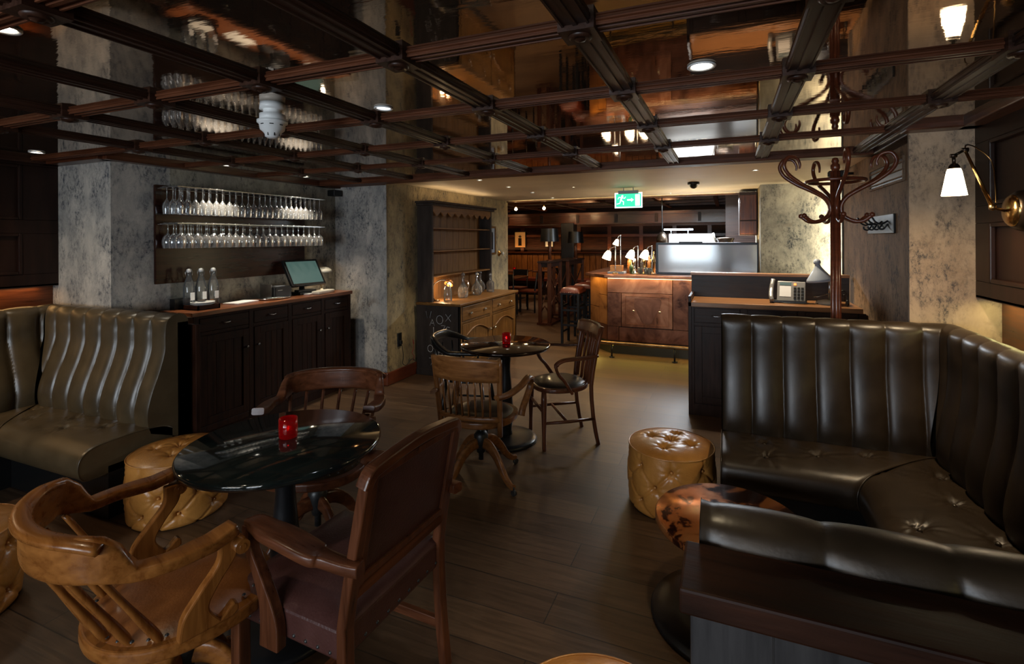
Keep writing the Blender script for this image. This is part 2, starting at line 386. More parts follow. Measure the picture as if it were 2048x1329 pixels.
# recessed lower walls and overhanging panelling, left and right
def panelling(side, xf, y0, y1, z0, rows, cols, xb):
    s = 1 if side == 'left' else -1       # room side direction
    m = MB(); th = .03
    z1 = TZ+.1
    xs = sorted((xf, xf - s*.04)); m.box(min(xf-s*.09, xf-s*.02), y0, z0, max(xf-s*.09, xf-s*.02), y1, z1)
    # stiles and rails stand proud of the panel ground
    def st(ya, yb, za, zb):
        a, b = sorted((xf - s*.022, xf)); m.box(a, ya, za, b, yb, zb)
    edges = cols
    st(y0, y1, z0, rows[0][0]); st(y0, y1, rows[0][1], rows[1][0]); st(y0, y1, rows[1][1], z1)
    prev = y0
    for ya, yb in edges:
        for za, zb in rows: st(prev, ya, za, zb)
        prev = yb
    for za, zb in rows: st(prev, y1, za, zb)
    o = struct(m.build('wall_'+side+'_panelling', 'panel', bevel=.004))
    # bolection moulding round each panel, raised field
    for ya, yb in edges:
        for za, zb in rows:
            q = MB(); t = .022
            a, b = sorted((xf - s*.02, xf + s*.006))
            rframe(q, 'x', a, b, ya, yb, za, zb, t)
            q.build('panel_moulding', 'panel', o, bevel=.006)
    return o
colsL = [(1.22-.9*i, 1.98-.9*i) for i in range(4)][::-1]
panelling('left', -4.75, -2.85, 2.19, 1.235, [(1.33, 1.63), (1.73, 2.13)], colsL, -4.83)
colsR = [(2.35-.9*i, 3.2-.9*i) for i in range(6)][::-1]
colsR = [(a+.04, b) for a, b in colsR]
panelling('right', 1.23, -2.85, 3.352, 1.245, [(1.335, 1.64), (1.73, 2.06)], colsR, 1.33)
wallpoly('wall_left_lower', 'walnut_y', (-5.0, -2.85, 0, -4.83, 2.19, 1.3))
wallpoly('wall_right_lower', 'walnut_y', (1.34, -2.85, 0, 1.5, 3.352, 1.3))
sbox('trim_21', 'darkoak_y', -4.845, -2.8, 1.235, -4.75, 2.185, 1.25)
sbox('trim_22', 'darkoak_y', 1.23, -2.8, 1.245, 1.345, 3.345, 1.26)
# skirtings
def skirt(name, b, ax): 
    o = sbox(name, 'skirting', *b, bevel=.008); return o
skirt('baseboard_dresser', (-3.4, 4.37, 0, -3.375, 7.58, .14), 'y')
skirt('baseboard_corner', (-4.1, 4.365, 0, -3.375, 4.39, .14), 'x')
skirt('baseboard_glass_rack', (-4.1, 2.62, 0, -4.078, 4.37, .14), 'y')
# corner bead strips
sbox('trim_23', 'plasterL', -3.435, 4.378, .14, -3.392, 4.39, 2.16, bevel=.006)
# ---- ceiling beam grid
def beamprof(a, b, y, axis, hw=.032, z0=TZ):
    prof = [(hw, CZ-TZ+.004), (hw, .013), (hw-.006, .010), (hw-.006, .007), (hw-.004, .005), (hw-.004, 0), (hw-.010, 0), (hw-.012, .005), (.008, .005), (.006, 0)]
    full = [(x, z) for x, z in prof] + [(-x, z) for x, z in prof[::-1]]
    if axis == 'x': v = [(a, y+x, z0+z) for x, z in full] + [(b, y+x, z0+z) for x, z in full]
    else: v = [(y+x, a, z0+z) for x, z in full] + [(y+x, b, z0+z) for x, z in full]
    n = len(full)
    return v, [(i, (i+1) % n, n+(i+1) % n, n+i) for i in range(n)] + [tuple(range(n)), tuple(range(n, 2*n))[::-1]]
XS = [.862 - .6235*k for k in range(8)]; YS = [1.371+.66*j for j in range(-6, 4)]
tn = 0
for j, y in enumerate(YS):
    tn += 1
    x0 = -4.75 if y < 2.15 else -4.08; x1 = 1.22 if y < 3.3 else 1.0
    m = MB(); m.add(*beamprof(x0, x1, y, 'x')); struct(m.build('trim_%d' % tn, 'beam_x_lit'))
for k, x in enumerate(XS):
    tn += 1
    y1 = 4.1
    m = MB(); m.add(*beamprof(-2.85, y1, x, 'y', .043, TZ-.003))
    for y in YS:
        if k == 0 and y > 3.3: continue
        m.box(x-.052, y-.052, TZ-.014, x+.052, y+.052, TZ+.03)
        m.lathe([(.034, -.0), (.034, -.006), (.026, -.012), (.018, -.008), (.014, -.014), (.0, -.018)], (x, y, TZ-.012), 16)
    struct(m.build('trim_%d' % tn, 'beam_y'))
def cornice(num, x0, y0, x1, y1, m='beam_x_lit'):
    q = MB().box(x0, y0, TZ+.012, x1, y1, CZ+.01)
    dx = .012 if x1-x0 > y1-y0 else 0
    q.box(x0+(0 if x1-x0 > .3 else -.012), y0-(.012 if y1-y0 < .3 else 0), TZ-.015, x1+(0 if x1-x0 > .3 else .012), y1, TZ+.03)
    return struct(q.build('trim_%d' % num, m, bevel=.006))
cornice(24, -4.80, 2.10, -4.06, 2.20, 'redoak_x')
cornice(25, -4.11, 2.12, -4.03, 4.40, 'redoak_y')
cornice(26, -4.11, 4.09, 1.03, 4.22, 'beam_x_lit')
cornice(27, -4.78, -2.85, -4.70, 2.19, 'beam_y')
cornice(28, .90, 3.26, 1.28, 3.36, 'redoak_x')
cornice(29, 1.16, -2.85, 1.25, 3.34, 'redoak_y')
cornice(30, .955, 3.36, 1.035, 4.20, 'beam_y')
sbox('trim_31', 'beam_x_lit', -4.2, 4.12, TZ-.01, 1.03, 4.22, 2.3)
sbox('trim_34', 'beam_x_lit', -4.1, 4.2, TZ, -3.41, 4.395, 2.3)
sbox('trim_32', 'black', 1.02, 5.50, 0, 1.17, 5.54, 2.2)
# plain ceiling edge over the far room
sbox('trim_33', 'darkoak_x', -3.62, 7.54, ZC-.02, .55, 7.64, 2.36)
# ================================================================ FAR ROOM
FZ = 2.42
wallpoly('ceiling.002', 'darkoak_y', (-8.6, 7.6, FZ, 2.2, 13.9, FZ+.05))
wallpoly('wall_far', 'cab_x', (-8.6, 13.5, 0, 2.2, 13.7, FZ))
wallpoly('wall_far_left', 'redoak_y', (-8.6, 7.0, 0, -8.45, 13.5, FZ)); wallpoly('wall_far_left_front', 'plasterY', (-8.6, 7.45, 0, -3.6, 7.58, FZ))
wallpoly('wall_far_room_right', 'stonewall', (2.1, 7.0, 0, 2.2, 13.5, FZ))
q = MB()
for i in range(9): q.box(-8.3+1.15*i, 7.62, FZ-.06, -8.22+1.15*i, 13.4, FZ)
struct(q.build('trim_35', 'walnut_y'))
q = MB()
for i in range(6): q.box(-8.4, 7.9+.95*i, FZ-.05, 2.1, 7.96+.95*i, FZ)
struct(q.build('trim_36', 'walnut_x'))
q = MB().box(-8.4, 11.0, 1.93, 2.1, 11.22, 2.13).box(-8.4, 10.97, 2.10, 2.1, 11.25, 2.16).box(-8.4, 10.98, 1.9, 2.1, 11.24, 1.94)
struct(q.build('trim_37', 'redoak_x'))
q = MB()
for i in range(11): q.box(-7.6+.88*i, 10.955, 1.93, -7.54+.88*i, 11.0, 2.12)
struct(q.build('trim_38', 'darkoak_x'))
# panelling on the far wall with ledge and boarded dado
q = MB()
q.box(-8.4, 13.42, 1.16, 2.1, 13.5, 1.2).box(-8.4, 13.44, 1.9, 2.1, 13.5, 2.3)
for i in range(12):
    x = -8.2+.86*i
    q.box(x, 13.45, 1.2, x+.1, 13.5, 1.92); q.box(x, 13.46, 1.62, x+.86, 13.5, 1.69)
struct(q.build('trim_39', 'redoak_x'))
q = MB()
for i in range(60): q.box(-8.3+.17*i, 13.46, 0, -8.3+.17*i+.155, 13.5, 1.14)
struct(q.build('trim_40', 'midoak_z'))
sbox('trim_41', 'black', -3.55, 10.9, 0, -3.25, 11.2, 1.93, bevel=.01)
# ================================================================ BANQUETTES
def line_normals(path, side):
    ns = []
    for a, b in zip(path[:-1], path[1:]):
        dx, dy = b[0]-a[0], b[1]-a[1]; l = math.hypot(dx, dy); ns.append((-dy/l*side, dx/l*side))
    return ns
def miters(path, side):
    ns = line_normals(path, side); ms = [ns[0]]
    for p, q in zip(ns[:-1], ns[1:]):
        d = 1 + p[0]*q[0] + p[1]*q[1]; ms.append(((p[0]+q[0])/d, (p[1]+q[1])/d))
    ms.append(ns[-1]); return ns, ms
def pathsurf(mb, path, side, prof, disp, du=.0075, mseg=None):
    """sweep a profile (offset, height) along a mitred wall line, puffed by disp(seg, u, j, frac, o, z)"""
    ns, ms = miters(path, side)
    pn = []
    for i in range(len(prof)):
        a = prof[max(i-1, 0)]; b = prof[min(i+1, len(prof)-1)]
        tx, tz = b[0]-a[0], b[1]-a[1]; l = math.hypot(tx, tz) or 1; pn.append((-tz/l, tx/l))
    for k in range(len(path)-1):
        L_ = math.dist(path[k], path[k+1]); nu = max(4, int(L_/du))
        n = ns[k]
        tx, ty = (path[k+1][0]-path[k][0])/L_, (path[k+1][1]-path[k][1])/L_
        v = []
        for j, (o, z) in enumerate(prof):
            A = (path[k][0]+ms[k][0]*o, path[k][1]+ms[k][1]*o); B = (path[k+1][0]+ms[k+1][0]*o, path[k+1][1]+ms[k+1][1]*o)
            for i in range(nu+1):
                t = i/nu; x = A[0]+(B[0]-A[0])*t; y = A[1]+(B[1]-A[1])*t
                u = (x-path[k][0])*tx + (y-path[k][1])*ty
                uA = (A[0]-path[k][0])*tx + (A[1]-path[k][1])*ty; uB = (B[0]-path[k][0])*tx + (B[1]-path[k][1])*ty
                d = disp(k, u, j/(len(prof)-1), o, z, u-uA, uB-u)
                v.append((x+n[0]*d*pn[j][0], y+n[1]*d*pn[j][0], z+d*pn[j][1]))
        W = nu+1
        f = [(j*W+i, j*W+i+1, (j+1)*W+i+1, (j+1)*W+i) for j in range(len(prof)-1) for i in range(nu)]
        mb.add(v, f, True)
    return ns, ms
def channels(w, amp, off=0.0, off2=None):
    def d(k, u, fr, o, z, a, b):
        oo = off if (off2 is None or k == 0) else off2
        q = max(0, 1-(2*(((u-oo)/w) % 1)-1)**2); env = (.22 + .78*min(1, max(0, (1.10-z)/.10)))*min(1, 6*(1-fr)+.55)
        return amp*((q**.5)-1)*env
    return d
def endcap(mb, P, n, prof, back=0.0, zb=0.0):
    poly = [(P[0]+n[0]*back, P[1]+n[1]*back, zb)] + [(P[0]+n[0]*o, P[1]+n[1]*o, z) for o, z in prof[::-1]] + [(P[0]+n[0]*back, P[1]+n[1]*back, prof[0][1])]
    mb.add(poly, [tuple(range(len(poly)))])
SEATP = crv([(.10,.395),(.16,.425),(.28,.44),(.42,.44),(.52,.43),(.575,.395),(.592,.34),(.582,.285),(.55,.262),(.46,.262)], 9)
BACKL = crv([(.0,1.065),(.02,1.095),(.06,1.108),(.10,1.095),(.13,1.06),(.140,.98),(.143,.88),(.175,.76),(.218,.64),(.242,.54),(.242,.46),(.225,.40)], 5)
BACKR = crv([(.0,1.065),(.02,1.095),(.06,1.108),(.10,1.095),(.125,1.06),(.130,.98),(.130,.86),(.142,.74),(.165,.62),(.18,.52),(.178,.46),(.165,.40)], 5)
def tuft(buttons, path, side, amp=.020):
    ns = line_normals(path, side)
    def d(k, u, fr, o, z, a, b):
        r = 0
        if z > .40 and .12 < o < .56:
            for (kk, bu, bo) in buttons:
                if kk != k: continue
                du, do = u-bu, o-bo; q = math.hypot(du, do)
                if q < .17:
                    an = math.atan2(do, du)
                    r -= amp*math.exp(-(q/.028)**2) + .0055*math.exp(-(q/.085)**2)*(math.cos(9*an+bu*7)*.6+math.cos(14*an+bo*31)*.4)*min(1, q/.02)*(.35+abs(math.cos(an))) + .005*math.exp(-(q/.11)**2)
        m = min(a, b)
        if m < .03: r -= .006*(1-max(0, m)/.03)**2
        return r
    return d
def buttons_on(path, side, bl, parent, m, z=.428):
    ns = line_normals(path, side)
    for k, u, o in bl:
        a, b = path[k], path[k+1]; L_ = math.dist(a, b); t = ((b[0]-a[0])/L_, (b[1]-a[1])/L_)
        x, y = a[0]+t[0]*u+ns[k][0]*o, a[1]+t[1]*u+ns[k][1]*o
        MB().lathe([(.011, -.006), (.011, .001), (.007, .005), (0, .0065)], (x, y, z-.008), 12).build('button', m, parent)
def banquette(name, label, path, side, backp, backpaths, lm, chan, bl, bs=((.45, .262),), kick=.45):
    t = thing(name, label, 'banquette')
    seat = MB(); ns, ms = pathsurf(seat, path, side, SEATP, tuft(bl, path, side))
    endcap(seat, path[0], ns[0], SEATP, .10, .262); endcap(seat, path[-1], ns[-1], SEATP, .10, .262)
    so = seat.build('seat', lm, t, weld=.0008)
    back = MB(); pathsurf(back, path, side, backp, chan)
    for P, n in ((path[0], ns[0]), (path[-1], ns[-1])): endcap(back, P, n, backp, 0, .30)
    # rear face and underside of the top roll
    bk = back.build('backrest', lm, t, weld=.0008)
    # carcass behind the padding, plinth below
    pl = MB()
    for k in range(len(path)-1):
        pts = [(path[k][0]+ms[k][0]*o, path[k][1]+ms[k][1]*o) for o in (.005, kick)] + [(path[k+1][0]+ms[k+1][0]*o, path[k+1][1]+ms[k+1][1]*o) for o in (kick, .005)]
        pl.prism(pts, 0, .30)
        pts = [(path[k][0]+ms[k][0]*o, path[k][1]+ms[k][1]*o) for o in (.0, .065)] + [(path[k+1][0]+ms[k+1][0]*o, path[k+1][1]+ms[k+1][1]*o) for o in (.065, .0)]
        pl.prism(pts, .30, 1.05)
    pl.build('plinth', 'black', t)
    # piping round the open ends and the corner mitres
    def ring(P, m, prof, r=.0045):
        return [(P[0]+m[0]*(o), P[1]+m[1]*(o), z) for o, z in prof]
    pp = MB()
    for P, m in ((path[0], ms[0]), (path[-1], ms[-1])):
        MB().tube(ring(P, m, SEATP), .0035, 6, up=(ns[0][1], ns[0][0], .01)).build('piping', lm, so)
    for P, m in list(zip(path, ms))[1:-1]:
        MB().tube([(P[0]+m[0]*o, P[1]+m[1]*o, z-.002) for o, z in SEATP], .004, 6, up=(m[1], -m[0], .01)).build('piping', lm, so)
    buttons_on(path, side, bl, so, lm)
    return t
# left: wall line runs from the aisle end along the column wall, then towards the camera
pL = [(-3.245, 2.165), (-4.71, 2.165), (-4.71, -1.2)]
blL = [(0, .26, .26), (0, .26, .44), (0, .52, .34), (0, .78, .26), (0, .78, .44), (1, .75, .26), (1, .75, .44), (1, 1.0, .34), (1, 1.25, .26), (1, 1.25, .44), (1, 1.5, .34)]
blL = [(0, .30, .30), (0, .52, .40), (0, .66, .28), (0, .92, .38), (0, 1.12, .28), (1, .50, .28), (1, .72, .40), (1, .95, .28), (1, 1.2, .40), (1, 1.5, .28)]
banquette('corner_banquette', 'olive brown leather corner banquette with fluted back below the grey column at left', pL, 1, BACKL, None, 'leather', channels(.1775, .044, .0, -.02), blL)
pR = [(-.035, 3.335), (1.155, 3.335), (1.155, .86), (-.045, .86)]
blR = [(0, .22, .28), (0, .22, .46), (0, .47, .36), (0, .70, .28), (0, .92, .40)]
for i in range(7):
    blR.append((1, .42+.27*i, .26 if i % 2 else .46))
    if i % 2 == 0: blR.append((1, .42+.27*i, .22))
blR += [(2, .5, .28), (2, .8, .42)]
banquette('horseshoe_banquette', 'dark brown leather U-shaped banquette with channelled back at the right wall', pR, -1, BACKR, None, 'leatherR', channels(.166, .030, .0, .02), blR)
# wooden rail and panel behind the near arm of the U-shaped banquette
t = thing('booth_partition', 'dark wood booth partition with flat top ledge at lower right corner', 'partition')
MB().box(-.066, .735, 1.035, 1.22, .858, 1.072).build('top_ledge', 'cab_x', t, bevel=.004)
m = MB().box(-.052, .765, 0, 1.22, .85, 1.034); m.build('body_panel', 'grey_x', t, bevel=.002)
m = MB()
for a, b, c, d in ((-.052, .0, 1.22, .14), (-.052, .93, 1.22, 1.034)): m.box(a, .750, b, c, .768, d)
for x in (-.052, .46, .98): m.box(x, .748, .0, x+.11, .769, 1.034)
m.build('panel_frame', 'grey_z', t, bevel=.004)
# side panel ending the left banquette
t = thing('end_panel', 'dark wood end panel between left banquette and drinks cabinet', 'panel')
MB().box(-4.0, 2.2, 0, -3.22, 2.23, 1.02).box(-4.0, 2.23, 0, -3.96, 2.5, 1.0).build('board', 'cab_z', t, bevel=.003)
tag(MB().box(-4.07, 2.24, .93, -3.80, 2.50, .945).build('shelf', 'offwhite', None, bevel=.002), 'pale narrow shelf board between left banquette and drinks cabinet', 'shelf')
# ================================================================ OTTOMANS
def make_ottoman(name, label, loc, rz=0):
    t = thing(name, label, 'ottoman', loc, rz)
    R = .243; Ht = .345; NB = 8
    rows = [(.275, 0), (.175, .5), (.075, 0)]
    btn = [(2*PI*(i+off)/NB, z) for z, off in rows for i in range(NB)]
    segs = []
    for (z0, o0), (z1, o1) in zip(rows[:-1], rows[1:]):
        for i in range(NB):
            for dd in (-.5, .5):
                th0 = (i+o0)/NB*2*PI; segs.append((th0, z0, th0+dd/NB*2*PI, z1))
    for i in range(NB):
        segs.append((2*PI*i/NB, .275, 2*PI*i/NB, .345)); segs.append((2*PI*i/NB, .075, 2*PI*(i+.5)/NB, .0)); segs.append((2*PI*i/NB, .075, 2*PI*(i-.5)/NB, .0))
    def wrap(a): return (a+PI) % (2*PI) - PI
    def side(u, v):
        th = u*2*PI; z = v*Ht
        r = R + .012*math.sin(PI*v) - .012*max(0, 1-v/.06)**2*.8
        d = 0
        for bt, bz in btn:
            dx = wrap(th-bt)*R; q = math.hypot(dx, z-bz)
            if q < .12:
                d -= .021*math.exp(-(q/.022)**2)
                an = math.atan2(z-bz, dx); d -= .0022*math.exp(-(q/.055)**2)*(1+math.cos(10*an+bt*3))
        for a0, z0, a1, z1 in segs:
            x0 = wrap(a0-th)*R; x1 = x0 + (a1-a0)*R
            if min(abs(x0), abs(x1)) > .12: continue
            dx, dz = x1-x0, z1-z0; l2 = dx*dx+dz*dz; s_ = max(0, min(1, ((0-x0)*dx+(z-z0)*dz)/l2))
            q = math.hypot(x0+dx*s_, z0+dz*s_-z)
            d -= .008*math.exp(-(q/.006)**2)
        r += d
        return (r*math.cos(th), r*math.sin(th), z+.005)
    tb = [(.12*math.cos(2*PI*(i+.3)/4), .12*math.sin(2*PI*(i+.3)/4)) for i in range(4)] + [(0, 0)]
    def top(u, v):
        th = u*2*PI; r = R*(1-v)
        x, y = r*math.cos(th), r*math.sin(th)
        z = Ht + .033*(1-(r/R)**4) + .004
        for bx, by in tb:
            q = math.hypot(x-bx, y-by); an = math.atan2(y-by, x-bx)
            z -= .020*math.exp(-(q/.026)**2) + .003*math.exp(-(q/.06)**2)*(1+math.cos(8*an+bx*30))
        return (x, y, z)
    b = MB().grid(side, 192, 56, True); b.build('body', 'tan', t)
    MB().grid(top, 120, 34, True).build('top_cushion', 'tan', t)
    MB().tube([(R*1.004*math.cos(2*PI*i/64), R*1.004*math.sin(2*PI*i/64), Ht+.004) for i in range(64)], .0042, 6, closed=True).build('piping', 'tan', t)
    for bt, bz in btn:
        r = R-.008
        MB().lathe([(.008, -.004), (.008, 0), (.005, .004), (0, .005)], (0,0,0), 10, Matrix.Rotation(bt, 4, 'Z') @ Matrix.Translation((r, 0, bz+.005)) @ Matrix.Rotation(PI/2, 4, 'Y')).build('button', 'tan', t)
    for bx, by in tb:
        MB().lathe([(.008, -.004), (.008, 0), (.005, .004), (0, .005)], (bx, by, Ht+.018), 10).build('button', 'tan', t)
    return t
G = 'tan leather button-tufted ottomans'
ott = make_ottoman('ottoman', 'tan leather tufted ottoman beside end of left banquette, partly behind marble table', (-2.978, 1.93, 0), .2)
ott['group'] = G
dup(ott, (-.315, 3.05, 0), .9, 'tan leather tufted ottoman at the left end of the right banquette')
dup(ott, (-3.05, 1.0, 0), 2.2, 'tan leather tufted ottoman cut off by left picture edge, below left banquette')
dup(ott, (-.305, 1.185, 0), 1.4, 'top of tan leather ottoman showing at bottom edge of the picture')
# ================================================================ TABLES
def pedestal_table(label, loc, r, topm, h=.75, ht=.028, br=.235, colr=1.):
    t = thing('pedestal_table', label, 'table', loc)
    MB().lathe([(0, h-ht), (r-.012, h-ht), (r-.003, h-ht+.004), (r, h-ht/2), (r-.002, h-.004), (r-.008, h), (0, h)], n=96).build('tabletop', topm, t)
    MB().lathe([(0, h-ht-.012), (.14, h-ht-.012), (.14, h-ht-.001), (0, h-ht-.001)], n=32).build('mounting_plate', 'iron', t)
    q = [(0, .02), (.05, .02), (.055, .05), (.048, .075), (.052, .10), (.060, .18), (.061, .26), (.054, .36), (.044, .47), (.038, .55), (.040, .60), (.047, .66), (.052, .70), (.055, h-ht-.012), (0, h-ht-.012)]
    MB().lathe([(a*colr, b) for a, b in q], n=32).build('column', 'iron', t)
    MB().lathe([(0, 0), (br, 0), (br+.004, .012), (br-.005, .024), (br-.04, .032), (.09, .038), (.05, .05), (0, .05)], n=64).build('base', 'iron', t)
    return t
T1 = (-1.685, 1.516); T2 = (-1.615, 3.545)
pedestal_table('round black marble table on iron pedestal, in front between the wooden armchairs', (*T1, 0), .378, 'marble')
t2 = pedestal_table('round dark polished wood table on black pedestal, by the pine dresser', (*T2, 0), .352, 'tabledark', colr=.95, br=.24)
# low copper table
t = thing('low_copper_table', 'low round table with mottled copper top, half hidden by booth partition', 'table', (.0, 2.2, 0))
MB().lathe([(0, .385), (.285, .385), (.292, .39), (.292, .412), (.286, .42), (0, .42)], n=96).build('tabletop', 'coppertop', t)
MB().lathe([(0, .03), (.05, .03), (.045, .1), (.035, .2), (.045, .36), (.09, .384), (0, .384)], n=32).build('column', 'iron', t)
m = MB().lathe([(0, 0), (.308, 0), (.312, .01), (.306, .018), (.2, .03), (.06, .036), (0, .036)], n=72)
m.build('base', 'iron', t)
# candle holders
def candle(label, loc, r=.034, h=.078):
    t = thing('candle_holder', label, 'candle holder', loc)
    MB().lathe([(0, 0), (r*.9, 0), (r, .006), (r*1.02, h*.5), (r, h), (r-.004, h), (r-.006, h*.5), (r-.008, .010), (0, .010)], n=28).build('glass', 'rubyglass', t)
    w_ = MB().lathe([(0, .011), (r-.012, .011), (r-.012, .03), (0, .03)], n=20).build('tealight', 'wax', t)
    MB().lathe([(.0, .032), (.0035, .036), (.0025, .044), (0, .052)], n=8).build('flame', 'flame', w_)
    return t
candle('red glass candle holder on the black marble table', (T1[0]-.015, T1[1]+.03, .75), .036, .08)
candle('red glass candle holder on the dark wood table by the dresser', (T2[0]+.0, T2[1]+.02, .75), .034, .08)
# ================================================================ CHAIRS
def pedestal(t, wy, zt=.40, spread=.30, n=4, rot=PI/4, hub=.29):
    MB().cyl((0,0,.13), (0,0,zt), .016, n=16).lathe([(.0, zt), (.07, zt), (.075, zt-.012), (.05, zt-.02), (.03, zt-.05), (0, zt-.05)], n=24).build('screw_post', 'ironworn', t)
    MB().lathe([(0, hub-.10), (.028, hub-.10), (.034, hub-.06), (.045, hub-.02), (.047, hub+.012), (.036, hub+.03), (.022, hub+.04), (0, hub+.04)], n=24).build('hub', 'ironworn', t)
    for i in range(n):
        a = rot + 2*PI*i/n; c, s_ = math.cos(a), math.sin(a)
        pr = crv([(.022, hub-.035, .075), (.09, hub-.045, .07), (.16, hub-.10, .055), (.22, .10, .045), (.275, .055, .036), (spread, .05, .03)], 5)
        m = MB().sweep([(c*r, s_*r, z) for r, z, h in pr], .032, [h for r, z, h in pr], n=10, e=.6)
        lg = m.build('leg', wy, t)
        MB().cyl((c*(spread-.005), s_*(spread-.005), .035), (c*(spread-.005), s_*(spread-.005), .055), .009, n=10).cyl((c*spread-s_*.009, s_*spread+c*.009, .018), (c*spread+s_*.009, s_*spread-c*.009, .018), .018, n=14).build('caster', 'ironworn', lg)
def dseat(t, wm, lm, rx=.245, ry=.235, zt=.46, th=.045, pad=True, nails=True):
    def outl(k=1., n=56):
        o = []
        for i in range(n):
            a = 2*PI*i/n; c, s_ = math.cos(a), math.sin(a); e = .8 if s_ > 0 else .95
            o.append((k*rx*math.copysign(abs(c)**e, c), k*ry*math.copysign(abs(s_)**e, s_)))
        return o
    MB().prism(outl(), zt-th, zt-.004, smooth=False).build('seat', wm, t, bevel=.009, seg=3)
    if pad:
        n = 48
        def f(u, v):
            a = 2*PI*u; k = .88*(1-v); c, s_ = math.cos(a), math.sin(a)
            return (k*rx*math.copysign(abs(c)**.85, c), k*ry*math.copysign(abs(s_)**.85, s_), zt-.004 + .028*(1-(1-v)**5))
        p = MB().grid(f, n, 12, True).build('seat_pad', lm, t)
        if nails:
            put_nails([Matrix.Translation((.865*rx*math.copysign(abs(math.cos(a))**.85, math.cos(a)), .865*ry*math.copysign(abs(math.sin(a))**.85, math.sin(a)), zt+.008)) for a in [2*PI*i/30+.01 for i in range(30)]], p)
def captain_chair(name, label, loc, rz, w='chairoak', lm='tan_seat', group=None, zc=.836, full=True):
    t = thing(name, label, 'chair', loc, rz, group)
    dseat(t, w+'_x', lm, rx=.255, ry=.25)
    # steam-bent arm rail: wide flat arms rising into a tall curved back
    key = []
    def rail(s_):   # s_: -1..1 left arm tip -> back -> right arm tip
        a = abs(s_)
        if a > .55:
            q = (a-.55)/.45; x = .285-.015*q; y = -.09 + .14*q
        else:
            th = (1-a/.55)*PI/2; x = .285*math.cos(th); y = -.09-.235*math.sin(th)
        return math.copysign(x, s_), y
    N = 64; pts = []; W = []; Hh = []
    for i in range(N+1):
        s_ = -1 + 2*i/N; x, y = rail(s_); a = abs(s_)
        k = max(0, min(1, (.42-a)/.12)); k = k*k*(3-2*k)              # 1 on the back plate
        tip = max(0, (a-.80)/.20)
        zb = .695 + .022*k + .014*tip; h = .034 + .082*k; 
        lean = 1 + .10*k
        pts.append((x*lean, y*lean, zb+h/2)); W.append(.058 - .030*k + .012*math.sin(PI*min(1, max(0, (a-.5)/.5)))); Hh.append(h)
    MB().sweep(pts, W, Hh, n=16, e=.35).build('arm_rail', w+'_x', t)
    cr = []
    for i in range(41):
        s_ = -.34 + .68*i/40; x, y = rail(s_); cr.append((x*1.12, y*1.12, zc-.012-.02*abs(s_/.34)**6))
    MB().sweep(cr, .048, .026, n=12, e=.8).build('crest_roll', w+'_x', t)
    for sx in (-1, 1):
        x, y = rail(sx)
        MB().cyl((x-.034, y+.012, .675), (x+.034, y+.012, .675), .020, n=18).cyl((x-.036, y+.012, .675), (x+.036, y+.012, .675), .009, n=12).build('arm_scroll', w+'_z', t)
        # S-shaped board under the arm, scrolled foot at the front
        c = crv([(.040, .695, .050), (.034, .635, .046), (-.012, .575, .050), (-.045, .52, .066), (-.030, .46, .115)], 7)
        L_ = [(y_-w_/2, z_) for y_, z_, w_ in c]; R_ = [(y_+w_/2, z_) for y_, z_, w_ in c][::-1]
        foot = [(.050, .462), (.066, .475), (.064, .494), (.052, .502), (.042, .494), (.030, .482)]
        poly = L_ + foot + R_[2:]
        mt = Matrix(((0, 0, 1, sx*.252-.015), (1, 0, 0, 0), (0, 1, 0, 0), (0, 0, 0, 1)))
        MB().prism(poly, 0, .030, mt).build('arm_support', w+'_z', t, bevel=.005)
    for i in range(7):
        a = PI*(.17+.66*i/6); bx, by = -.225*math.cos(a), -.215*math.sin(a)
        s_ = (i-3)/3*.32; x, y = rail(s_); x *= 1.06; y *= 1.06
        p = crv([(bx, by, .452, .009), (bx+(x-bx)*.13, by+(y-by)*.13, .487, .0125), (bx+(x-bx)*.32, by+(y-by)*.32, .537, .0115), (bx+(x-bx)*.62, by+(y-by)*.62, .615, .0085), (x, y, .715, .0085)], 4)
        MB().tube([q[:3] for q in p], [q[3] for q in p], 10, up=(0, 1, .1)).build('spindle', w+'_z', t)
    if full: pedestal(t, w+'_x', .41)
    return t
captain_chair('captain_chair', 'golden oak captain chair with curved back in lower left corner', (-1.625, 1.065, 0), -.30, 'chairoak')
captain_chair('captain_chair', 'polished brown captain chair with round seat behind the black marble table', (-1.925, 1.93, 0), PI+.42, 'walnut', 'leatherR', zc=.835)
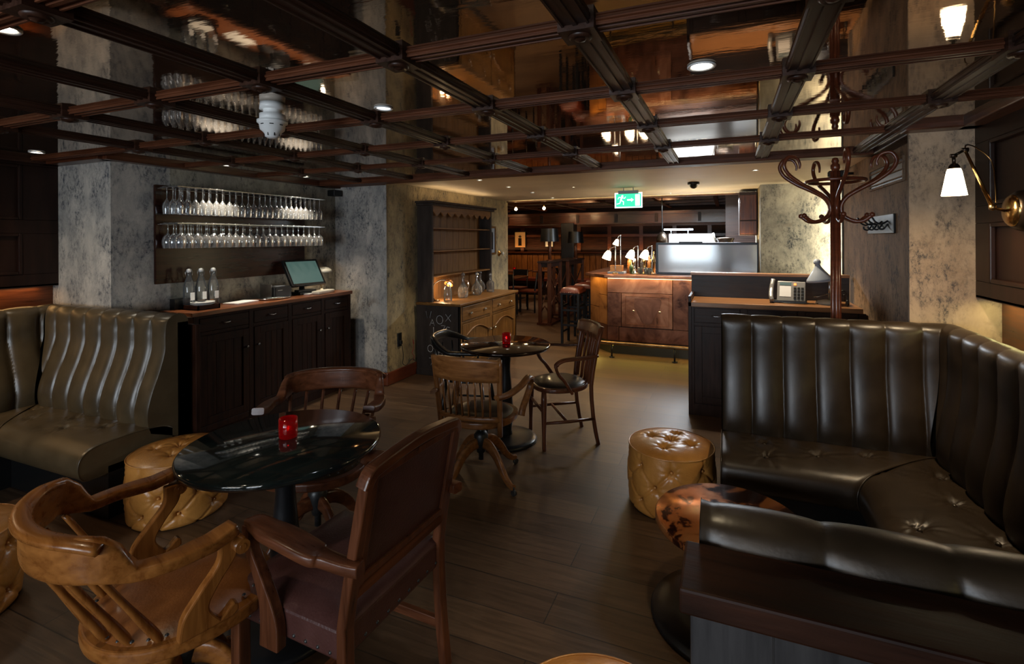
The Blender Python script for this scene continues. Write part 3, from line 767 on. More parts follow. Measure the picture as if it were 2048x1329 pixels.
# --- slatted office swivel chair
def swivel_chair(name, label, loc, rz, w='midoak'):
    t = thing(name, label, 'chair', loc, rz)
    dseat(t, w+'_x', 'blackleather', rx=.235, ry=.225, zt=.45, nails=False)
    def bx(s_, z):    # curved back plan
        k = (z-.42)/.43
        return (s_*.205*(1+.10*k), -.205-.055*k + .045*s_*s_ - .0)
    for s_ in (-1, 1):
        p = [(*bx(s_, z), z) for z in (.36, .44, .52, .6, .7, .8, .845)]
        MB().sweep(p, .030, .024, up=(0, 1, 0), n=8, e=.4).build('back_post', w+'_z', t)
    def crest(u, v):
        s_ = -1.04+2.08*u; z = .705+.15*v - .012*abs(s_)**4*v; x, y = bx(s_, z); return (x, y-.014, z)
    def crest2(u, v):
        x, y, z = crest(u, v); return (x, y+.018, z)
    m = MB().grid(crest, 24, 6).grid(crest2, 24, 6)
    for u0 in (0, 1):
        a = [crest(u0, j/6) for j in range(7)]; b = [crest2(u0, j/6) for j in range(7)]; m.add(a+b, [(j, j+1, 8+j, 7+j) for j in range(6)])
    for v0 in (0, 1):
        a = [crest(j/24, v0) for j in range(25)]; b = [crest2(j/24, v0) for j in range(25)]; m.add(a+b, [(j, j+1, 26+j, 25+j) for j in range(24)])
    m.build('crest_rail', w+'_x', t, weld=.0005)
    MB().sweep([(*bx(-1+2*i/16, .47), .468) for i in range(17)], .022, .03, n=8, e=.4).build('lower_rail', w+'_x', t)
    for i in range(8):
        s_ = -.74+1.48*i/7
        MB().sweep([(*bx(s_, z), z) for z in (.475, .55, .64, .71)], .010, .018, up=(0, 1, 0), n=8, e=.4).build('slat', w+'_z', t)
    for s_ in (-1, 1):
        p = crv([(s_*.215, -.235, .62), (s_*.25, -.12, .615), (s_*.285, .0, .64), (s_*.295, .09, .665), (s_*.292, .16, .65), (s_*.28, .19, .60), (s_*.265, .165, .53), (s_*.25, .12, .46), (s_*.245, .10, .41)], 6)
        MB().sweep(p, .044, .024, up=(s_*.3, -.2, 1), n=10, e=.6).build('arm', w+'_y', t)
    pedestal(t, w+'_x', .40, .31, 4, PI/4+.35, .28)
    return t
swivel_chair('swivel_chair', 'light oak swivel chair with slatted back, seen from behind at the second table', (-1.50, 2.90, 0), .03)
# --- four-legged slat armchair facing the table
def slat_armchair(name, label, loc, rz, w='walnut'):
    t = thing(name, label, 'chair', loc, rz)
    dseat(t, w+'_x', 'blackleather', rx=.235, ry=.225, zt=.455, th=.035, nails=False)
    def post(s_, z):
        k = max(0, (z-.45)/.46); d = max(0, (.45-z)/.45)
        return (s_*(.185+.02*k), -.20-.085*k**1.3-.055*d*d)
    for s_ in (-1, 1):
        MB().sweep([(*post(s_, z), z) for z in (0, .1, .22, .34, .45, .56, .68, .8, .90)], .034, .026, up=(0, 1, 0), n=8, e=.45).build('back_leg', w+'_z', t)
        MB().tube([(s_*(.19+q), .175+q*.3, z) for z, q in ((0, .015), (.02, .015), (.1, .012), (.25, .006), (.36, 0), (.43, 0))], [.013, .015, .014, .019, .022, .018], 12, up=(0, 1, 0)).build('front_leg', w+'_z', t)
        MB().tube([(s_*.20, .175, .20), (s_*.205, -.02, .20), (s_*.195, -.215, .20)], [.010, .013, .010], 10).build('side_stretcher', w+'_y', t)
        p = crv([(s_*.198, -.245, .68), (s_*.235, -.14, .675), (s_*.265, -.03, .68), (s_*.27, .05, .675), (s_*.265, .10, .64), (s_*.255, .085, .58), (s_*.245, .035, .52), (s_*.24, -.01, .45), (s_*.235, -.03, .42)], 6)
        MB().sweep(p, .040, .022, up=(s_*.3, -.2, 1), n=10, e=.6).build('arm', w+'_y', t)
    MB().tube([(-.2, 0, .20), (0, 0, .20), (.2, 0, .20)], [.010, .013, .010], 10).build('cross_stretcher', w+'_x', t)
    MB().tube([(-.19, .18, .28), (0, .18, .28), (.19, .18, .28)], [.010, .013, .010], 10).build('front_stretcher', w+'_x', t)
    def cr(u, v, d=0):
        s_ = -1.12+2.24*u; z = .80+.105*v-.01*abs(s_)**4*v; x, y = post(1, z)
        return (x*s_, y+.035*s_*s_-.03+d, z)
    m = MB().grid(lambda u, v: cr(u, v), 20, 5).grid(lambda u, v: cr(u, v, .02), 20, 5)
    for u0 in (0, 1):
        a = [cr(u0, j/5) for j in range(6)]; b = [cr(u0, j/5, .02) for j in range(6)]; m.add(a+b, [(j, j+1, 7+j, 6+j) for j in range(5)])
    for v0 in (0, 1):
        a = [cr(j/20, v0) for j in range(21)]; b = [cr(j/20, v0, .02) for j in range(21)]; m.add(a+b, [(j, j+1, 22+j, 21+j) for j in range(20)])
    m.build('crest_rail', w+'_x', t, weld=.0005)
    for i in range(5):
        s_ = -.66+1.32*i/4
        MB().sweep([(s_*.20, (post(1, z)[1])+.03*s_*s_-.015, z) for z in (.45, .55, .66, .76, .82)], .010, .024, up=(0, 1, 0), n=8, e=.4).build('slat', w+'_z', t)
    return t
slat_armchair('slat_armchair', 'brown wooden armchair with slatted back at right of the second table, facing left', (-1.235, 3.72, 0), PI/2+.62)
# --- low black bow-back chair
def bow_chair(name, label, loc, rz):
    t = thing(name, label, 'chair', loc, rz)
    dseat(t, 'black', 'blackleather', rx=.24, ry=.235, zt=.455, th=.03, nails=False)
    pts = []; W = []; Hh = []
    for i in range(49):
        s_ = -1+2*i/48; a = abs(s_)
        if a > .6: q = (a-.6)/.4; x, y = .29, -.05+.2*q
        else: th = (1-a/.6)*PI/2; x, y = .29*math.cos(th), -.05-.24*math.sin(th)
        k = max(0, min(1, (.55-a)/.3)); pts.append((math.copysign(x, s_), y, .675+.07*k)); W.append(.055-.015*k); Hh.append(.028+.04*k)
    MB().sweep(pts, W, Hh, n=12, e=.5).build('bow_rail', 'black', t, )
    for i in range(9):
        a = PI*(-.04+1.08*i/8); x, y = -.283*math.cos(a), -.05-.232*math.sin(a) if 0 <= a <= PI else .03
        MB().tube([(x*.8, y*.82+.0, .45), (x*.9, y*.92, .58), (x, y, .675)], [.008, .010, .007], 8, up=(0, 1, .1)).build('spindle', 'black', t)
    for sx in (-1, 1):
        for sy in (-1, 1):
            MB().tube([(sx*.15, sy*.14, .43), (sx*.175, sy*.17, .22), (sx*.20, sy*.20, 0)], [.015, .018, .012], 10, up=(0, 1, .1)).build('leg', 'black', t)
        MB().tube([(sx*.178, -.17, .2), (sx*.178, .17, .2)], .009, 8).build('stretcher', 'black', t)
    return t
bow_chair('bow_back_chair', 'low black bow-back chair between the dresser and the second table', (-2.02, 3.68, 0), -PI/2+.25)
# --- upholstered open armchair seen from behind
def open_armchair(name, label, loc, rz, w='walnut'):
    t = thing(name, label, 'chair', loc, rz)
    hw, hd = .235, .225
    def post(s_, z):
        k = max(0, (z-.45)/.48); d = max(0, (.45-z)/.45)
        return (s_*(hw-.005-.012*k), -hd-.088*k**1.15-.03*d*d)
    for s_ in (-1, 1):
        o = MB().sweep([(*post(s_, z), z) for z in (0, .12, .25, .38, .46, .56, .68, .80, .885)], .042, [.034]*7+[.036, .034], up=(0, 1, 0), n=12, e=.25, smooth=False).build('back_post', w+'_z', t, bevel=.003)
        MB().box(s_*hw-.021, hd-.028, 0, s_*hw+.021, hd+.014, .40).build('front_leg', w+'_z', t, bevel=.004)
        # shaped arm
        arm = crv([(-hd-.075, .655, .042), (-hd-.02, .655, .044), (-hd+.05, .662, .052), (-hd+.08, .668, .078), (-.04, .685, .086), (.04, .69, .078), (.10, .696, .058), (.135, .688, .042), (.15, .665, .034)], 6)
        MB().sweep([(s_*(hw+.012+.02*math.sin(PI*min(1, i/(len(arm)-1)))), y, z) for i, (y, z, q) in enumerate(arm)], [q for y, z, q in arm], .034, n=12, e=.35).build('arm', w+'_y', t)
        c = crv([(.128, .69, .038), (.125, .63, .036), (.085, .56, .040), (.045, .48, .056), (.030, .42, .074), (.030, .345, .078)], 6)
        poly = [(y-q/2, z) for y, z, q in c] + [(y+q/2, z) for y, z, q in c][::-1]
        mt = Matrix(((0, 0, 1, s_*(hw+.030)-.017), (1, 0, 0, 0), (0, 1, 0, 0), (0, 0, 0, 1)))
        MB().prism(poly, 0, .034, mt).build('arm_support', w+'_z', t, bevel=.004)
        MB().box(s_*hw-.011, -hd-.01, .13, s_*hw+.011, hd, .165).build('side_stretcher', w+'_y', t, bevel=.003)
    MB().box(-hw, -.012, .135, hw, .012, .16).build('cross_stretcher', w+'_x', t, bevel=.003)
    # back frame rails
    def bf(z): return post(1, z)[1]
    a = math.atan2(bf(.90)-bf(.55), .35)
    top = crv([(-hw+.004, .885), (-hw+.02, .918), (-hw+.06, .93), (0, .945), (hw-.06, .93), (hw-.02, .918), (hw-.004, .885)], 6)
    MB().sweep([(x, bf(z-.02), z-.012) for x, z in top], .034, .042, up=(0, 1, 0), n=12, e=.3, smooth=False).build('crest_rail', w+'_x', t, bevel=.003)
    MB().box(-hw+.02, bf(.555)-.015, .535, hw-.02, bf(.555)+.017, .580).build('lower_rail', w+'_x', t, bevel=.003)
    def fr(z0, z1, x0, x1, d0, d1):
        v = [(x, bf(z)+d, z) for z in (z0, z1) for d in (d0, d1) for x in (x0, x1)]
        return (v, [(0,2,3,1),(4,5,7,6),(0,1,5,4),(2,6,7,3),(0,4,6,2),(1,3,7,5)])
    MB().add(*fr(.575, .905, -hw+.03, hw-.03, -.006, .022)).build('back_panel', 'plum', t, bevel=.008)
    m = MB()
    for x0, x1 in ((-hw+.018, -hw+.042), (hw-.042, hw-.018)): m.add(*fr(.57, .90, x0, x1, -.017, -.002))
    m.add(*fr(.575, .597, -hw+.03, hw-.03, -.017, -.002)); m.add(*fr(.885, .91, -hw+.03, hw-.03, -.017, -.002))
    m.build('inner_frame', w+'_z', t, bevel=.003)
    # leather box seat
    def st(u, v):
        x = -hw-.012+(2*hw+.024)*u; y = -hd-.005+(2*hd+.028)*v
        e = min(u, 1-u, v, 1-v); z = .455+.03*min(1, e*6)**.5 + .008*math.sin(PI*u)*math.sin(PI*v)
        return (x, y, z)
    m = MB().box(-hw-.012, -hd-.005, .365, hw+.012, hd+.023, .456); m.grid(st, 24, 24)
    pad = m.build('seat', 'plum', t, bevel=.010, weld=.0005)
    n = []
    for i in range(9):
        for y in (-hd-.006, hd+.024): n.append(Matrix.Translation((-hw+.03+(2*hw-.06)*i/8, y, .385)) @ Matrix.Rotation(PI/2*(1 if y < 0 else -1), 4, 'X'))
        for sx in (-1, 1): n.append(Matrix.Translation((sx*(hw+.013), -hd+.04+(2*hd-.06)*i/8, .385)) @ Matrix.Rotation(PI/2*sx, 4, 'Y'))
    put_nails(n, pad)
    return t
open_armchair('open_armchair', 'wooden open armchair with plum leather seat and back, seen from behind in front', (-1.235, 1.365, 0), PI/2-.05)
# ================================================================ DRINKS CABINET (left wall)
t = thing('drinks_cabinet', 'long dark wood drinks cabinet under the hanging glasses on the left wall', 'cabinet')
X0, X1, Y0, Y1, HC = -4.075, -3.74, 2.53, 4.20, 1.03
MB().box(X0, Y0, .09, X1, Y1, HC-.035).box(X0, Y0+.02, 0, X1-.03, Y1-.01, .09).build('carcass', 'cab_z', t)
MB().box(X0, Y0-.03, HC-.035, X1+.035, Y1+.015, HC).build('worktop', 'worktop', t, bevel=.005)
fx = X1
div = [2.60, 3.02, 3.42, 3.82, 4.17]
m = MB()
EE = [2.55]+div[1:4]+[4.19]
for y in EE: m.box(fx-.004, y-.022, .09, fx+.010, y+.022, HC-.036)
for ya, yb in zip(EE[:-1], EE[1:]):
    for z0, z1 in ((.09, .14), (.84, .865), (HC-.055, HC-.036)): m.box(fx-.004, ya+.0225, z0, fx+.008, yb-.0225, z1)
m.build('face_frame', 'cab_z', t, bevel=.003)
ed = [2.55]+div[1:4]+[4.19]
for i in range(4):
    a, b = ed[i]+.026, ed[i+1]-.026
    dr = MB().box(fx-.003, a, .87, fx+.012, b, HC-.06).build('drawer', 'cab_y', t, bevel=.003)
    c = (a+b)/2
    MB().tube(crv([(fx+.012, c-.032, .925), (fx+.032, c-.028, .922), (fx+.034, c, .918), (fx+.032, c+.028, .922), (fx+.012, c+.032, .925)], 4), .0042, 8).build('handle', 'steel', dr)
    d = MB().box(fx-.003, a, .145, fx+.006, b, .835)
    rframe(d, 'x', fx, fx+.016, a, b, .145, .835, .055, .06, .06)
    for k in range(4): d.box(fx, a+.06+k*(b-a-.12)/4, .205, fx+.008, a+.06+(k+.9)*(b-a-.12)/4, .775)
    do = d.build('door', 'cab_z', t, bevel=.002)
    ky = b-.028 if i % 2 == 0 else a+.028
    MB().lathe([(.008, 0), (.005, .012), (.011, .02), (.011, .026), (0, .031)], (0,0,0), 14, Matrix.Translation((fx+.015, ky, .685)) @ Matrix.Rotation(PI/2, 4, 'Y')).build('knob', 'steel', do)
# items on the cabinet
def xy(px, z, x=None): pass
def swing_bottle(label, loc):
    t = thing('swing_top_bottle', label, 'bottle', loc, 0, 'swing-top water bottles')
    MB().lathe([(0, .004), (.036, .004), (.041, .012), (.041, .17), (.036, .195), (.020, .245), (.015, .262), (.015, .285), (.017, .29), (.013, .292)], n=28).build('bottle_body', 'clear', t)
    MB().box(-.001, -.016, .07, .001, .016, .13, Matrix.Translation((.0425, 0, 0))).build('paper_label', 'paper', t)
    MB().lathe([(0, .288), (.016, .288), (.018, .30), (.014, .315), (0, .32)], n=20).build('stopper', 'white', t)
    MB().tube(crv([(0, .019, .255), (0, .028, .28), (0, .02, .312), (0, 0, .318), (0, -.02, .312), (0, -.028, .28), (0, -.019, .255)], 4), .0016, 6, up=(1,0,0)).build('wire_clip', 'steel', t)
for i, (lx, ly, lab) in enumerate(((-3.93, 2.83, 'nearest'), (-3.955, 2.745, 'middle'), (-3.965, 2.655, 'left'))):
    swing_bottle({'nearest': 'clear swing-top water bottle, rightmost of three on the drinks cabinet', 'middle': 'clear swing-top water bottle, middle of three on the drinks cabinet', 'left': 'clear swing-top water bottle, leftmost of three on the drinks cabinet'}[lab], (lx, ly, HC))
tag(MB().box(-4.05, 2.56, HC, -3.99, 2.68, HC+.085).build('menu_box', 'black', None, bevel=.002), 'small black box at near end of drinks cabinet top', 'box')
t = thing('tray', 'shallow black wooden tray holding white plates on the drinks cabinet', 'tray', (-3.87, 2.69, HC))
MB().box(-.09, -.09, .0, .09, .09, .006).build('tray_base', 'cab_y', t)
m = MB()
for a in ((-.09, -.09, .09, -.08), (-.09, .08, .09, .09), (-.09, -.09, -.08, .09), (.08, -.09, .09, .09)): m.box(a[0], a[1], 0, a[2], a[3], .035)
m.build('tray_rim', 'cab_y', t)
pl = tag(MB().lathe([(0, .0), (.04, .0), (.06, .006), (.085, .016), (.083, .019), (.058, .009), (0, .006)], (-3.87, 2.70, HC+.037), 40).build('plate', 'white', None), 'topmost of two white plates stacked on the small tray', 'plate', 'white plates')
q = dup(pl, (0, 0, -.012), None, 'lower of two white plates stacked on the small tray')
tag(MB().box(-4.06, 2.74, HC, -4.02, 2.90, HC+.05, ).build('card_holder', 'copperW', None, bevel=.002), 'small copper coloured card holder beside the water bottles', 'holder')
def menu(x, y, dx, dy, rz, z, label):
    t = thing('menu_stack', label, 'menus', (x, y, z), rz)
    MB().box(-dx/2, -dy/2, 0, dx/2, dy/2, .012).build('pages', 'paper', t)
    MB().box(-dx/2-.003, -dy/2-.003, -.0, dx/2+.003, dy/2+.003, -.0+.003).build('cover', 'redleather', t)
menu(-3.90, 3.06, .15, .24, .2, HC, 'white menus with red cover lying beside the water bottles')
menu(-3.88, 3.83, .13, .22, .1, HC, 'white papers lying in front of the till screen')
t = thing('silver_tray', 'oval silver tray of cutlery on the drinks cabinet', 'tray', (-3.87, 3.38, HC))
MB().lathe([(0, .002), (.08, .002), (.10, .008), (.115, .016), (.118, .014), (.1, .0), (0, 0)], n=40, mat=Matrix.Diagonal((.8, 1.35, 1, 1))).build('dish', 'silver', t)
random.seed(3)
for i in range(7):
    a = random.uniform(-.5, .5)+PI/2; x, y = random.uniform(-.04, .04), random.uniform(-.04, .04); r = .075
    MB().sweep([(x-r*math.cos(a), y-r*math.sin(a), .012), (x, y, .016), (x+r*.6*math.cos(a), y+r*.6*math.sin(a), .013), (x+r*math.cos(a), y+r*math.sin(a), .012)], [.010, .005, .006, .018], .002, n=6).build('cutlery', 'steel', t)
# till
t = thing('till_screen', 'touch screen till with black stand on the drinks cabinet', 'till', (-3.93, 3.78, HC), -.12)
mt = Matrix.Translation((.0, 0, .215)) @ Matrix.Rotation(-.55, 4, 'Y')
s0 = MB().box(-.022, -.195, -.145, .012, .195, .145, mt).build('bezel', 'black', t, bevel=.006)
MB().box(.012, -.170, -.122, .0135, .170, .122, mt).build('display', 'screen', s0)
MB().box(.0135, -.172, -.134, .015, .172, -.128, mt).build('edge_trim', 'steel', s0)
MB().box(-.11, -.09, 0, .06, .09, .025).cyl((-.04, 0, .02), (-.03, 0, .19), .028, .02, 16).build('stand', 'black', t)
MB().box(-.02, -.10, .025, .05, .10, .05).build('base_box', 'black', t, bevel=.006)
t = thing('receipt_printer', 'black receipt printer box left of the till', 'printer', (-3.96, 3.48, HC))
MB().box(-.09, -.10, 0, .09, .09, .105).build('case', 'black', t, bevel=.010)
MB().box(-.02, -.05, .105, .05, .05, .109).build('paper_slot', 'greyplastic', t)
MB().box(.0905, -.07, .07, .094, -.02, .076).build('status_light', 'silverplastic', t)
tag(MB().box(-4.04, 3.365, HC, -3.90, 3.372, HC+.13).build('steel_divider', 'steel', None), 'thin upright steel plate beside the receipt printer', 'divider')
t = thing('cream_base', 'cream coloured card terminal pad under the till screen', 'terminal', (-3.80, 3.90, HC), .15)
MB().box(-.045, -.13, .0, .045, .13, .032).build('case', 'offwhite', t, bevel=.010)
t = thing('desk_lamp', 'small lamp with cream dome shade behind the till', 'lamp', (-3.98, 4.06, HC))
MB().lathe([(0, 0), (.055, 0), (.05, .012), (.015, .018), (.009, .03), (0, .03)], n=24).build('base', 'offwhite', t)
MB().tube(crv([(0, 0, .02), (-.02, .0, .12), (-.01, .0, .20), (.02, 0, .245)], 5), .006, 8, up=(0,1,0)).build('arm', 'brass', t)
MB().lathe([(.02, .055), (.045, .050), (.075, .028), (.088, 0), (.084, 0), (.071, .025), (.042, .045), (.02, .05)], (.03, 0, .20), 32).build('lamp_shade', 'offwhite', t)
MB().lathe([(0, -.02), (.02, -.01), (.02, .02), (0, .03)], (.03, 0, .22), 16).build('bulb', 'lampwarm', t)
# backboard with hanging glasses
t = thing('glass_rack', 'dark glossy wall board with two metal rails for stemware above the drinks cabinet', 'rack')
MB().box(-4.10, 2.475, 1.235, -4.078, 3.93, 2.005).build('backboard', 'backboard', t, bevel=.004)
for z in (1.985, 1.705):
    m = MB()
    for k in range(19):
        y = 2.50 + 1.46*k/18
        m.box(-4.078, y-.006, z-.006, -3.845, y+.006, z)
    m.box(-3.845, 2.49, z-.006, -3.840, 3.97, z+.001).box(-4.078, 2.49, z-.010, -4.073, 3.97, z-.0065)
    m.build('rail', 'steel', t)
gl = {}
def wineglass(kind, loc, label):
    if kind not in gl:
        t = thing('wine_glass', label, 'wine glass', loc, 0, 'stemware hanging in the '+('upper' if kind == 'u' else 'lower')+' rail')
        if kind == 'u': pr = [(0, 0), (.030, -.003), (.032, -.005), (.010, -.010), (.0038, -.018), (.0034, -.05), (.0036, -.095), (.012, -.108), (.026, -.130), (.0315, -.158), (.030, -.185), (.0265, -.215)]
        else: pr = [(0, 0), (.032, -.003), (.034, -.005), (.010, -.010), (.0038, -.018), (.0034, -.05), (.0036, -.080), (.014, -.092), (.033, -.112), (.040, -.140), (.039, -.165), (.034, -.200)]
        MB().lathe(pr, n=20).build('glass', 'wineglass', t, fixn=False); gl[kind] = t; return t
    return dup(gl[kind], loc, None, label)
for kind, z, n, lab in (('u', 1.993, 25, 'upper'), ('l', 1.713, 22, 'lower')):
    for r, x in enumerate((-4.03, -3.96, -3.885)):
        rn = ('back', 'middle', 'front')[r]
        for k in range(n):
            y = 2.535 + 1.40*k/(n-1) + random.uniform(-.004, .004)
            wineglass(kind, (x, y, z), 'clear stemmed glass hanging upside down in %s row of the %s rail' % (rn, lab))
# little black speaker in the corner
t = thing('wall_speaker', 'small black speaker high in the corner right of the hanging glasses', 'speaker', (-4.03, 4.30, 2.085))
MB().box(-.05, -.05, -.03, .05, .07, .035).build('case', 'black', t, bevel=.006)
MB().box(-.07, .02, -.01, -.04, .04, .01).build('bracket', 'black', t)
# wall socket with cable
t = thing('wall_socket', 'black double socket low on the plaster wall beside the dresser', 'socket', (-3.40, 4.605, .455))
MB().box(0, -.035, -.075, .012, .035, .075).build('plate', 'black', t, bevel=.003)
MB().box(.012, -.02, -.05, .035, .02, -.01).build('plug', 'black', t, bevel=.004)
tag(MB().tube(crv([(-3.37, 4.605, .41), (-3.365, 4.62, .34), (-3.37, 4.64, .25), (-3.365, 4.62, .19), (-3.36, 4.68, .155), (-3.36, 4.78, .20), (-3.365, 4.85, .17)], 6), .004, 6, up=(1,0,0)).build('power_cable', 'black', None), 'black cable trailing from the wall socket to the dresser', 'cable')
tag(MB().tube(crv([(-3.37, 4.845, .36), (-3.368, 4.82, .42), (-3.372, 4.84, .31), (-3.368, 4.80, .27), (-3.366, 4.84, .22), (-3.368, 4.82, .17)], 6), .003, 6, up=(1,0,0)).build('red_cable', 'redcord', None), 'thin red twisted flex beside the dresser near the skirting', 'cable')
# ================================================================ DRESSER
t = thing('pine_dresser', 'old pine dresser with open plate rack and dark painted chalk-marked side', 'dresser')
DX0, DX1, DY0, DY1, DZ = -3.37, -2.80, 4.90, 6.52, .84
MB().box(DX0, DY0, .06, DX1, DY0+.03, DZ-.03).build('side_panel', 'darkpaint', t, bevel=.002)
MB().box(DX0, DY1-.03, .06, DX1, DY1, DZ-.03).build('side_panel', 'darkpaint', t, bevel=.002)
MB().box(DX0, DY0+.03, .06, DX1-.02, DY1-.03, DZ-.03).build('carcass', 'pine_z', t)
MB().box(DX0-.0, DY0-.02, DZ-.03, DX1+.025, DY1+.03, DZ).build('counter', 'pine_y', t, bevel=.006)
MB().box(DX0, DY0-.012, 0, DX1+.012, DY1+.012, .07).build('plinth', 'darkpaint', t, bevel=.004)
m = MB()
PY = (DY0, (DY0+DY1)/2-.03, DY1-.06)
for y in PY: m.box(DX1-.02, y, .07, DX1, y+.06, DZ-.03)
for ya, yb in zip(PY[:-1], PY[1:]): m.box(DX1-.02, ya+.061, .60, DX1-.001, yb-.001, .625).box(DX1-.02, ya+.061, .07, DX1-.001, yb-.001, .11)
m.build('face_frame', 'pine_z', t, bevel=.003)
ym = (DY0+DY1)/2
for k, (a, b) in enumerate(((DY0+.065, ym-.035), (ym+.035, DY1-.065))):
    d = MB().box(DX1-.015, a, .632, DX1+.008, b, DZ-.045).build('drawer', 'pine_y', t, bevel=.006)
    for y in (a+.17, b-.17): MB().lathe([(.010, 0), (.008, .012), (.019, .022), (.019, .03), (0, .037)], (0,0,0), 16, Matrix.Translation((DX1+.006, y, .71)) @ Matrix.Rotation(PI/2, 4, 'Y')).build('knob', 'silver', d)
    # arched panel doors
    d = MB().box(DX1-.015, a, .115, DX1-.002, b, .595)
    for q in ((a, .115, a+.06, .45), (b-.06, .115, b, .45), (a+.06, .115, b-.06, .175)): d.box(DX1-.006, q[0], q[1], DX1+.008, q[2], q[3])
    arch = [(a, .595), (b, .595), (b, .45)] + [(b-.06-(b-a-.12)*i/16, .45+.085*math.sin(PI*i/16)) for i in range(17)] + [(a, .45)]
    mt = Matrix(((0, 0, 1, DX1-.006), (1, 0, 0, 0), (0, 1, 0, 0), (0, 0, 0, 1)))
    d.prism(arch, 0, .014, mt)
    do = d.build('door', 'pine_z', t, bevel=.002)
    MB().tube([(DX1+.009, b-.06-(b-a-.12)*i/16, .45+.085*math.sin(PI*i/16)) for i in range(17)], .008, 8, up=(1,0,0)).build('arch_moulding', 'pine_y', do)
    y = b-.03 if k == 0 else a+.03
    MB().lathe([(.010, 0), (.008, .012), (.017, .022), (.017, .03), (0, .036)], (0,0,0), 16, Matrix.Translation((DX1+.006, y, .44)) @ Matrix.Rotation(PI/2, 4, 'Y')).build('knob', 'silver', do)
HX = -3.17
MB().box(DX0, DY0+.02, DZ, HX, DY0+.055, 1.98).build('rack_side', 'darkpaint', t, bevel=.003)
MB().box(DX0, DY1-.055, DZ, HX, DY1-.02, 1.98).build('rack_side', 'darkpaint', t, bevel=.003)
m = MB()
for i in range(10):
    a = DY0+.055 + (DY1-DY0-.11)*i/10; m.box(DX0, a+.002, DZ, DX0+.015, a+(DY1-DY0-.11)/10-.002, 1.98)
m.build('back_boards', 'oldpine_z', t)
for z in (1.14, 1.44, 1.71): MB().box(DX0+.015, DY0+.055, z-.016, HX-.015, DY1-.055, z).build('shelf', 'oldpine_y', t, bevel=.003)
MB().box(DX0-.0, DY0-.03, 1.995, HX+.06, DY1+.03, 2.02).box(DX0, DY0-.01, 1.965, HX+.03, DY1+.01, 1.995).build('cornice', 'darkpaint', t, bevel=.006)
fr = [(DY0+.055, 1.965)]; n = 9; st = (DY1-DY0-.11)/n
for i in range(n):
    a = DY0+.055+st*i; fr += [(a, 1.90)]+[(a+st*(.08+.84*j/8), 1.90-.05*math.sin(PI*j/8)) for j in range(1, 8)]
fr += [(DY1-.055, 1.90), (DY1-.055, 1.965)]
mt = Matrix(((0, 0, 1, HX-.018), (1, 0, 0, 0), (0, 1, 0, 0), (0, 0, 0, 1)))
MB().prism(fr[::-1], 0, .016, mt).build('frieze', 'oldpine_y', t)
# chalk writing on the side (W A L T, OX)
sp = t.children[0]
LET = {'W': [[(0,1),(.25,0),(.5,.6),(.75,0),(1,1)]], 'A': [[(0,0),(.5,1),(1,0)],[(.22,.4),(.78,.4)]], 'L': [[(0,1),(0,0),(.8,0)]], 'T': [[(0,1),(1,1)],[(.5,1),(.5,0)]], 'O': [[(.5+.5*math.cos(a*PI/6), .5+.5*math.sin(a*PI/6)) for a in range(13)]], 'X': [[(0,0),(1,1)],[(0,1),(1,0)]], '7': [[(0,1),(.9,1),(.3,0)]], '3': [[(0,.9),(.5,1),(.8,.75),(.4,.52),(.8,.25),(.4,0),(0,.1)]], 'S': [[(.9,.9),(.4,1),(.1,.75),(.8,.3),(.5,0),(0,.1)]]}
for ch, lx, lz, sz in (('W', -3.24, .66, .07), ('A', -3.19, .575, .065), ('L', -3.14, .49, .06), ('T', -3.12, .42, .06), ('O', -3.10, .60, .085), ('X', -2.98, .635, .07), ('7', -3.04, .515, .06), ('S', -2.98, .505, .06), ('O', -3.22, .27, .07), ('A', -3.10, .24, .08), ('7', -3.2, .12, .07)):
    m = MB()
    for st_ in LET[ch]: m.sweep([(lx+x*sz, DY0-.0015, lz+z*sz*1.15) for x, z in st_], .005, .001, up=(0,1,0), n=4)
    m.build('chalk_letter', 'chalk', sp)
# things on the dresser
def decanter(label, loc, k, hs=1.):
    t = thing('decanter', label, 'decanter', loc, 0, 'cut glass decanters')
    if k == 0: pr = [(0, 0), (.052, 0), (.060, .012), (.062, .06), (.055, .10), (.030, .135), (.018, .155), (.017, .19), (.028, .197), (.030, .203), (.016, .203)]
    elif k == 1: pr = [(0, 0), (.045, 0), (.065, .03), (.070, .065), (.055, .11), (.028, .145), (.017, .17), (.016, .205), (.028, .212), (.029, .217), (.014, .217)]
    else: pr = [(0, 0), (.050, 0), (.053, .01), (.053, .105), (.042, .125), (.02, .14), (.017, .165), (.027, .172), (.015, .175)]
    m = MB(); n = 32
    v = []
    for r, z in pr:
        for i in range(n):
            q = r*(1+(.05 if i % 2 else -.02)*(1 if .02 < z < .12 else 0)); v.append((q*math.cos(2*PI*i/n), q*math.sin(2*PI*i/n), z*hs))
    m.add(v, [(j*n+i, j*n+(i+1) % n, (j+1)*n+(i+1) % n, (j+1)*n+i) for j in range(len(pr)-1) for i in range(n)], False)
    m.build('decanter_body', 'cutglass', t, fixn=False)
    h = pr[-1][1]*hs
    MB().lathe([(0, h-.02), (.012, h-.018), (.013, h), (.010, h+.01), (.024, h+.028), (.022, h+.045), (.008, h+.06), (0, h+.065)], n=12, smooth=False).build('stopper', 'cutglass', t, fixn=False)
    if k == 0: MB().tube(crv([(.03, 0, .17*hs), (.065, 0, .165*hs), (.08, 0, .12*hs), (.058, 0, .08*hs)], 5), .006, 8, up=(0,1,0)).build('handle', 'cutglass', t, fixn=False)
decanter('cut glass claret jug with handle, leftmost vessel in a row on the dresser', (-3.06, 5.45, DZ), 0, 1.25)
decanter('round bellied cut glass decanter with tall stopper, second on the dresser', (-3.05, 5.80, DZ), 1, 1.1)
